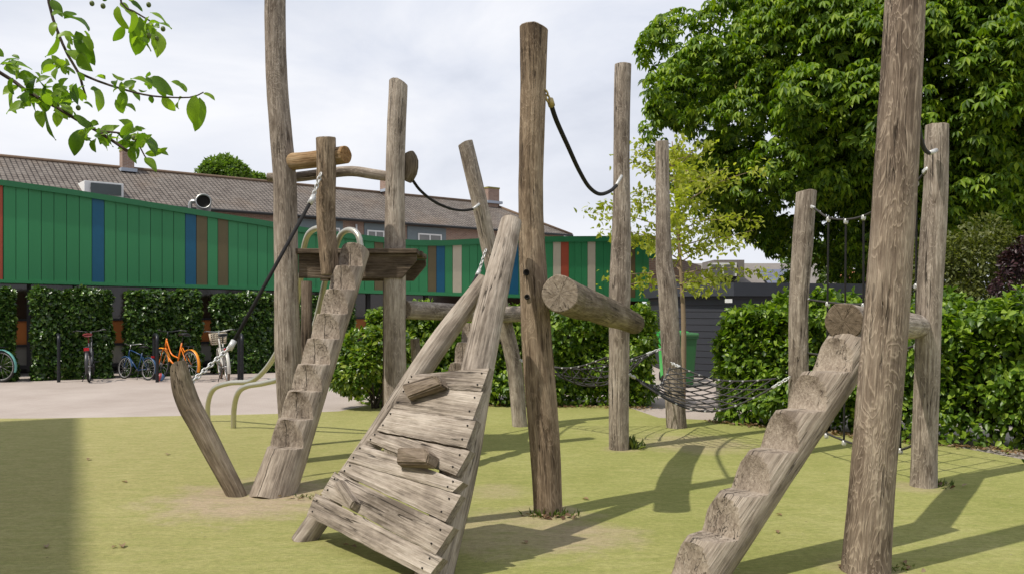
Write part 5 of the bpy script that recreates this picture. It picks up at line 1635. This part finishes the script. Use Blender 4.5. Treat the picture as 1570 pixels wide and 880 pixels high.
# ------------------------------------------------------------------ bicycles
M_TYRE = plain("black_tyre", (0.015, 0.015, 0.015), 0.8)
M_RIM = plain("alloy_rim", (0.38, 0.38, 0.38), 0.4, 0.8)
M_SADDLE = plain("black_saddle", (0.02, 0.02, 0.02), 0.5)
def bicycle(label, loc, rz, fcol, s=1.0, lean=0.0, fender=None, basket=None, saddle=None, rear_light=True, high=True, tyre=None, rim=None, bars=None, stepthru=True):
    r_ = empty("bicycle", loc, label, "bicycle", "bicycles parked along the clipped hedges", rz)
    r_.rotation_euler = (lean, 0, rz); r_.scale = (s, s, s)
    fm = plain("bicycle_paint", fcol, .35, 0, .08)
    def put(mb, nm, m, parent=r_):
        o = mb.build(nm, m, None); o.parent = parent; return o
    Rw = .33
    rear, front = Vector((-.53, 0, Rw)), Vector((.56, 0, Rw))
    for c in (rear, front):
        mb = MB(); torus(mb, c, Rw - .022, .022, (0, 1, 0), 36, 8); w = put(mb, "wheel", tyre or M_TYRE)
        mb = MB(); torus(mb, c, Rw - .05, .014, (0, 1, 0), 36, 6)
        put(mb, "rim", rim or M_RIM, w)
        mb = MB(); tube(mb, [c - Vector((0, .04, 0)), c + Vector((0, .04, 0))], .022, 8, smoothpath=False)
        for i in range(14):
            an = 2 * math.pi * i / 14
            tube(mb, [c + Vector((0, .02 * (-1) ** i, 0)), c + Vector((math.cos(an) * (Rw - .05), 0, math.sin(an) * (Rw - .05)))], .003, 4, smoothpath=False)
        put(mb, "spokes", M_RIM, w)
    bbk, seat, head, headl = Vector((-.05, 0, .28)), Vector((-.2, 0, .80)), Vector((.38, 0, .88)), Vector((.42, 0, .68))
    mb = MB()
    tube(mb, [bbk, seat], .017, 8, smoothpath=False); tube(mb, [head, headl], .02, 8, smoothpath=False)
    if stepthru:
        tube(mb, [headl, Vector((.2, 0, .42)), bbk + Vector((.02, 0, .03))], .019, 8); tube(mb, [head - Vector((0, 0, .05)), Vector((.18, 0, .56)), bbk + Vector((-.04, 0, .2))], .015, 8)
    else:
        tube(mb, [headl, bbk], .019, 8, smoothpath=False); tube(mb, [head, seat - Vector((0, 0, .08))], .017, 8, smoothpath=False)
    for y in (-.05, .05):
        tube(mb, [bbk + Vector((0, y * .6, 0)), rear + Vector((0, y, 0))], .010, 6, smoothpath=False); tube(mb, [seat + Vector((0, y * .4, -.1)), rear + Vector((0, y, 0))], .009, 6, smoothpath=False)
    put(mb, "frame", fm)
    mb = MB()
    for y in (-.05, .05): tube(mb, [headl + Vector((0, y, -.02)), headl.lerp(front, .6) + Vector((0, y, 0)), front + Vector((.0, y, 0))], .011, 6)
    put(mb, "fork", fm)
    mb = MB(); tube(mb, [seat, seat + Vector((-.03, 0, .14))], .012, 6, smoothpath=False)
    V, Fc = [], []
    tab = [(-.14, .085, .0), (-.10, .10, .02), (0, .075, .015), (.08, .035, .01), (.14, .022, .0)]
    for x, w, z in tab:
        for k_ in range(8):
            an = 2 * math.pi * k_ / 8
            V.append(seat + Vector((-.03 + x, math.cos(an) * w, .165 + z + math.sin(an) * .028)))
    for i in range(4):
        for k_ in range(8): Fc.append((i * 8 + k_, i * 8 + (k_ + 1) % 8, i * 8 + 8 + (k_ + 1) % 8, i * 8 + 8 + k_))
    Fc += [tuple(range(8)), tuple(range(32, 40))]
    mb.add(V, Fc); put(mb, "saddle", saddle or M_SADDLE)
    top = head + Vector((-.03, 0, .14 if high else .06))
    mb = MB(); tube(mb, [head, top], .013, 6, smoothpath=False)
    tube(mb, [top + Vector((-.2, -.31, .03)), top + Vector((-.06, -.26, .04)), top + Vector((.05, -.1, .01)), top + Vector((.05, .1, .01)), top + Vector((-.06, .26, .04)), top + Vector((-.2, .31, .03))], .012, 7)
    hb = put(mb, "handlebar", bars or M_RIM)
    mb = MB()
    for y in (-.31, .31): tube(mb, [top + Vector((-.22, y, .03)), top + Vector((-.11, y * .92, .035))], .017, 7, smoothpath=False)
    put(mb, "grips", M_SADDLE, hb)
    if fender:
        for c, a0, a1 in ((rear, 40, 200), (front, 60, 170)):
            mb = MB(); V, Fc = [], []
            for i in range(19):
                an = R(a0 + (a1 - a0) * i / 18)
                for y, rr_ in ((-.032, Rw + .004), (-.02, Rw + .02), (.02, Rw + .02), (.032, Rw + .004)):
                    V.append(c + Vector((math.cos(an) * rr_, y, math.sin(an) * rr_)))
            for i in range(18):
                for k_ in range(3): Fc.append((i * 4 + k_, i * 4 + k_ + 1, i * 4 + 5 + k_, i * 4 + 4 + k_))
            mb.add(V, Fc); put(mb, "mudguard", fender)
    mb = MB(); tube(mb, [bbk + Vector((0, -.05, 0)), bbk + Vector((0, .05, 0))], .035, 10, smoothpath=False); torus(mb, bbk + Vector((0, -.06, 0)), .085, .008, (0, 1, 0), 24, 6)
    for sg in (-1, 1): tube(mb, [bbk + Vector((0, .07 * sg, 0)), bbk + Vector((.11 * sg, .08 * sg, -.12 * sg))], .009, 6, smoothpath=False); box(mb, bbk + Vector((.11 * sg, .13 * sg, -.12 * sg)), (.09, .08, .02), None, 0)
    put(mb, "crank", M_BLACKMETAL)
    mb = MB()
    for y in (-.06, .06): tube(mb, [rear + Vector((-.12, y, .40)), rear + Vector((.22, y, .40))], .007, 5, smoothpath=False)
    for x in (-.1, 0, .1, .2): tube(mb, [rear + Vector((x, -.06, .40)), rear + Vector((x, .06, .40))], .006, 5, smoothpath=False)
    for y in (-.06, .06): tube(mb, [rear + Vector((-.02, y, .40)), rear + Vector((0, y, 0))], .006, 5, smoothpath=False)
    put(mb, "rack", M_BLACKMETAL)
    if rear_light:
        mb = MB(); box(mb, rear + Vector((-.16, 0, .36)), (.03, .1, .06), None, 0, .008); put(mb, "rear_light", plain("red_reflector", (0.45, 0.01, 0.02), .25))
    if basket:
        mb = MB(); c0 = top + Vector((.18, 0, -.16))
        for zi in range(6):
            f_ = .82 + .18 * zi / 5
            rect = [c0 + Vector((sx_ * .13 * f_, sy_ * .17 * f_, -.10 + .045 * zi)) for sx_, sy_ in ((-1, -1), (1, -1), (1, 1), (-1, 1), (-1, -1))]
            tube(mb, rect, .008, 5, smoothpath=False)
        for k_ in range(20):
            an = k_ / 20 * 4; i = int(an); fr_ = an - i
            cs = [(-1, -1), (1, -1), (1, 1), (-1, 1), (-1, -1)]
            x_ = cs[i][0] + (cs[i + 1][0] - cs[i][0]) * fr_; y_ = cs[i][1] + (cs[i + 1][1] - cs[i][1]) * fr_
            tube(mb, [c0 + Vector((x_ * .107, y_ * .14, -.10)), c0 + Vector((x_ * .13, y_ * .17, .125))], .007, 5, smoothpath=False)
        put(mb, "basket", basket)
    mb = MB(); tube(mb, [bbk + Vector((-.1, .05, -.02)), bbk + Vector((-.2, .16, -.275))], .009, 6, smoothpath=False); put(mb, "kickstand", M_BLACKMETAL)
    return r_
def bl(px, py=583):
    dd = 17.7 + .1 * ((582 - py))
    return Vector((P(px, HY, dd).x, dd, -.012))
def bloc(px, d):
    return Vector((P(px, HY, d).x, d, -.012))
bicycle("teal bicycle cut off by the left edge of the photo", bloc(-34, 17.6), R(172), (0.10, 0.33, 0.30), fender=plain("teal_mudguard", (0.16, 0.42, 0.38), .4), rear_light=False)
bicycle("dark bicycle with a red saddle and silver handlebar, seen from behind", bloc(141, 18.0), R(111), (0.10, 0.10, 0.11), fender=plain("dark_mudguard", (0.06, 0.06, 0.065), .4, .4), saddle=plain("red_saddle", (0.17, 0.025, 0.025), .5), lean=R(-3), high=True)
bicycle("small blue children's bicycle between two hedge blocks", bloc(209, 18.2), R(150), (0.015, 0.05, 0.14), s=.72, rim=plain("grey_rim", (.25, .25, .25), .5), fender=plain("dark_blue_mudguard", (.03, .09, .2), .4), stepthru=False, lean=R(4))
bicycle("orange step through bicycle behind the leaning stump", bloc(268, 18.0), R(143), (0.75, 0.19, 0.012), fender=plain("orange_mudguard", (0.85, 0.30, 0.02), .4), bars=M_BLACKMETAL, lean=R(3), rear_light=False)
bicycle("white bicycle with a pale wicker basket, seen from behind", bloc(344, 17.9), R(116), (0.50, 0.48, 0.44), fender=plain("white_mudguard", (0.56, 0.54, 0.49), .4), basket=plain("pale_wicker", (0.5, 0.43, 0.33), .8), tyre=plain("tan_tyre", (0.17, 0.12, 0.09), .8), lean=R(-4))
# bicycle stands: black hoops
stp = None
for px, lab in ((90, "black hoop bicycle stand standing alone left of the bicycle with the red saddle"), (241, "black hoop bicycle stand just left of the orange bicycle"), (371, "black hoop bicycle stand right of the white bicycle")):
    loc = bloc(px, 17.55)
    if stp is None:
        mb = MB(); tube(mb, [Vector((0, 0, -.02)), Vector((0, 0, .86)), Vector((.0, .06, .94)), Vector((.0, .16, .97)), Vector((0, .55, .97)), Vector((0, .65, .94)), Vector((0, .71, .86)), Vector((0, .71, -.02))], .034, 10, step=.05)
        stp = mb.build("bike_stand", M_BLACKMETAL); o = stp
    else:
        o = stp.copy(); COL.objects.link(o)
    o.location = loc; o.rotation_euler = (0, 0, math.atan2(-loc.x, loc.y) + R(2 if px < 200 else 5))
    tag(o, lab, "bike stand", "black hoop bicycle stands")
# ball
mb = MB(); V, Fc = [], []
for i in range(13):
    th = math.pi * i / 12
    for k_ in range(24):
        an = 2 * math.pi * k_ / 24
        V.append((math.sin(th) * math.cos(an) * .085, math.sin(th) * math.sin(an) * .085, math.cos(th) * .085))
for i in range(12):
    for k_ in range(24): Fc.append((i * 24 + k_, i * 24 + (k_ + 1) % 24, (i + 1) * 24 + (k_ + 1) % 24, (i + 1) * 24 + k_))
mb.add(V, [f for f in Fc if (f[0] % 24) < 12], 0); mb.add(V, [f for f in Fc if (f[0] % 24) >= 12], 1)
o = mb.build("play_ball", [plain("red_ball", (0.35, 0.06, 0.06), .4), plain("blue_ball", (0.10, 0.2, 0.38), .4)])
o.location = bloc(246, 17.8) + Vector((0, 0, .085)); o.rotation_euler = (.3, .2, 2.2)
tag(o, "small red and blue ball on the paving beside the orange bicycle", "ball")

# ------------------------------------------------------------------ tufts, litter
L_GRASS = leafmat("grass_blade", [(0.05, 0.09, 0.012), (0.10, 0.15, 0.02), (0.16, 0.19, 0.04)], .3, .5)
L_DRY = leafmat("dry_leaf", [(0.10, 0.05, 0.025), (0.22, 0.13, 0.06), (0.38, 0.30, 0.2)], .2, .6)
def tuft(c, rx, ry, n, h, label, dry=0):
    c = Vector((c.x, c.y, 0)); r2 = np.random.default_rng(int(abs(c.x) * 1000))
    root = empty("grass_tuft", c, label, "grass tuft", "weedy grass tufts at the post feet")
    B = np.stack([c.x + r2.normal(size=n) * rx, c.y + r2.normal(size=n) * ry, np.zeros(n)], 1)
    D = r2.normal(size=(n, 3)) * .6 + [0, 0, 1]; D[:, 2] = np.abs(D[:, 2])
    L = h * (.5 + .8 * r2.random(n))
    leaves("blades", B, D, r2.normal(size=(n, 3)), L, L * .2, L_GRASS, root, c, rich=False, droop=.3)
    if dry:
        B = np.stack([c.x + r2.normal(size=dry) * rx * 1.3, c.y + r2.normal(size=dry) * ry * 1.2, .008 + .02 * r2.random(dry)], 1)
        L = .06 * (.5 + .8 * r2.random(dry))
        leaves("dry_leaves", B, r2.normal(size=(dry, 3)) * [1, 1, .2], r2.normal(size=(dry, 3)) * .4 + [0, 0, 1], L, L * .5, L_DRY, root, c)
tuft(G(848, 791), .08, .04, 110, .055, "weedy tuft with dry leaves at the foot of the thick middle post", 26)
tuft(G(966, 687), .06, .05, 90, .13, "green tuft at the foot of the straight grey post")
tuft(G(1432, 744), .08, .05, 90, .06, "short tuft with dry bits at the foot of the rounded right post", 16)
tuft(G(1356, 872), .08, .03, 80, .035, "thin tuft with brown leaves at the foot of the thick foreground post", 24)
tuft(G(478, 762), .10, .05, 60, .03, "low tuft in the sand beside the left stepped log", 14)
# dead leaves on soil under the hedges: uncountable
B = []
for a, b, n in ((hA, hB, 900), (mA, mB_, 500)):
    for _ in range(n):
        t = random.random(); p = a.lerp(b, t); B.append((p.x + random.gauss(0, .08), p.y - .03 + random.gauss(0, .07), .012 + .015 * random.random()))
B = np.array(B); n = len(B); L = .055 * (.5 + .8 * rng.random(n))
o = leaves("leaf_litter", B, rnd(n) * [1, 1, .15], rnd(n) * .3 + [0, 0, 1], L, L * .55, L_DRY)
tag(o, "brown leaf litter along the foot of the loose hedges", "leaf litter", None, 'stuff')
# single fallen leaves on the turf
fl = None
LF = [((187, 836), "pale fallen leaf in a small clump on the left turf"), ((178, 838), "pale fallen leaf beside another one on the left turf"), ((71, 837), "dark fallen leaf in the shaded left turf"), ((134, 706), "dark leaf scrap near the shade edge"),
      ((258, 696), "dark leaf scrap left of the leaning stump"), ((1193, 818), "pale fallen leaf right of the right stepped log"), ((1199, 791), "small leaf scrap right of the right stepped log"), ((1384, 861), "dark leaf scrap right of the thick foreground post"),
      ((808, 834), "pale leaf on the worn patch below the middle post"), ((893, 765), "dark scrap right of the middle post foot"), ((538, 838), "curled dry leaf under the plank ramp"), ((526, 836), "dry leaf in the ramp's shadow"), ((195, 740), "leaf scrap on the sunny left turf")]
for i, ((px, py), lab) in enumerate(LF):
    g = G(px, py)
    if fl is None:
        V, Fc = leaf_geo(np.zeros((1, 3)), np.array([[1., 0, 0.1]]), np.array([[0, 0, 1.]]), np.array([.075]), np.array([.042]), fold=.3, droop=.1)
        fl = mesh_np("fallen_leaf", V, Fc, L_DRY); o = fl
    else:
        o = fl.copy(); COL.objects.link(o)
    o.location = (g.x, g.y, .006); o.rotation_euler = (.1, -.05, random.uniform(0, 6)); o.scale = [random.uniform(.6, 1.1)] * 3
    tag(o, lab, "leaf", "single leaves fallen on the turf")
# red flowers in the pot by the brick end
fp = empty("flower_pot", P(1003, 487, 25.3), "pot of red flowers by the brick end of the school wing", "flower pot")
mb = MB(); p = P(1003, 492, 25.2); V, Fc = [], []
for z, r_ in ((-.12, .11), (.1, .15), (.12, .16), (.12, .13)):
    for k_ in range(16): V.append(p + Vector((math.cos(2 * math.pi * k_ / 16) * r_, math.sin(2 * math.pi * k_ / 16) * r_, z)))
for i in range(3):
    for k_ in range(16): Fc.append((i * 16 + k_, i * 16 + (k_ + 1) % 16, i * 16 + 16 + (k_ + 1) % 16, i * 16 + 16 + k_))
mb.add(V, Fc); mb.build("pot", plain("clay_pot", (0.3, 0.12, 0.06), .8), fp)
mb = MB(); tube(mb, [Vector((p.x, p.y, -.03)), p - Vector((0, 0, .12))], .05, 8, smoothpath=False); mb.build("pot_stand", M_BLACKMETAL, fp)
n = 160; B = np.array(tuple(p)) + rnd(n) * [.14, .14, .09] + [0, 0, .25]; L = .06 * (.6 + .6 * rng.random(n))
leaves("blossoms", B, rnd(n) + [0, 0, .5], rnd(n) + [0, -.5, .5], L, L * .9, leafmat("red_petal", [(0.5, 0.03, 0.03), (0.55, 0.06, 0.03), (0.05, 0.1, 0.02)], .2), fp, Vector(fp.location))
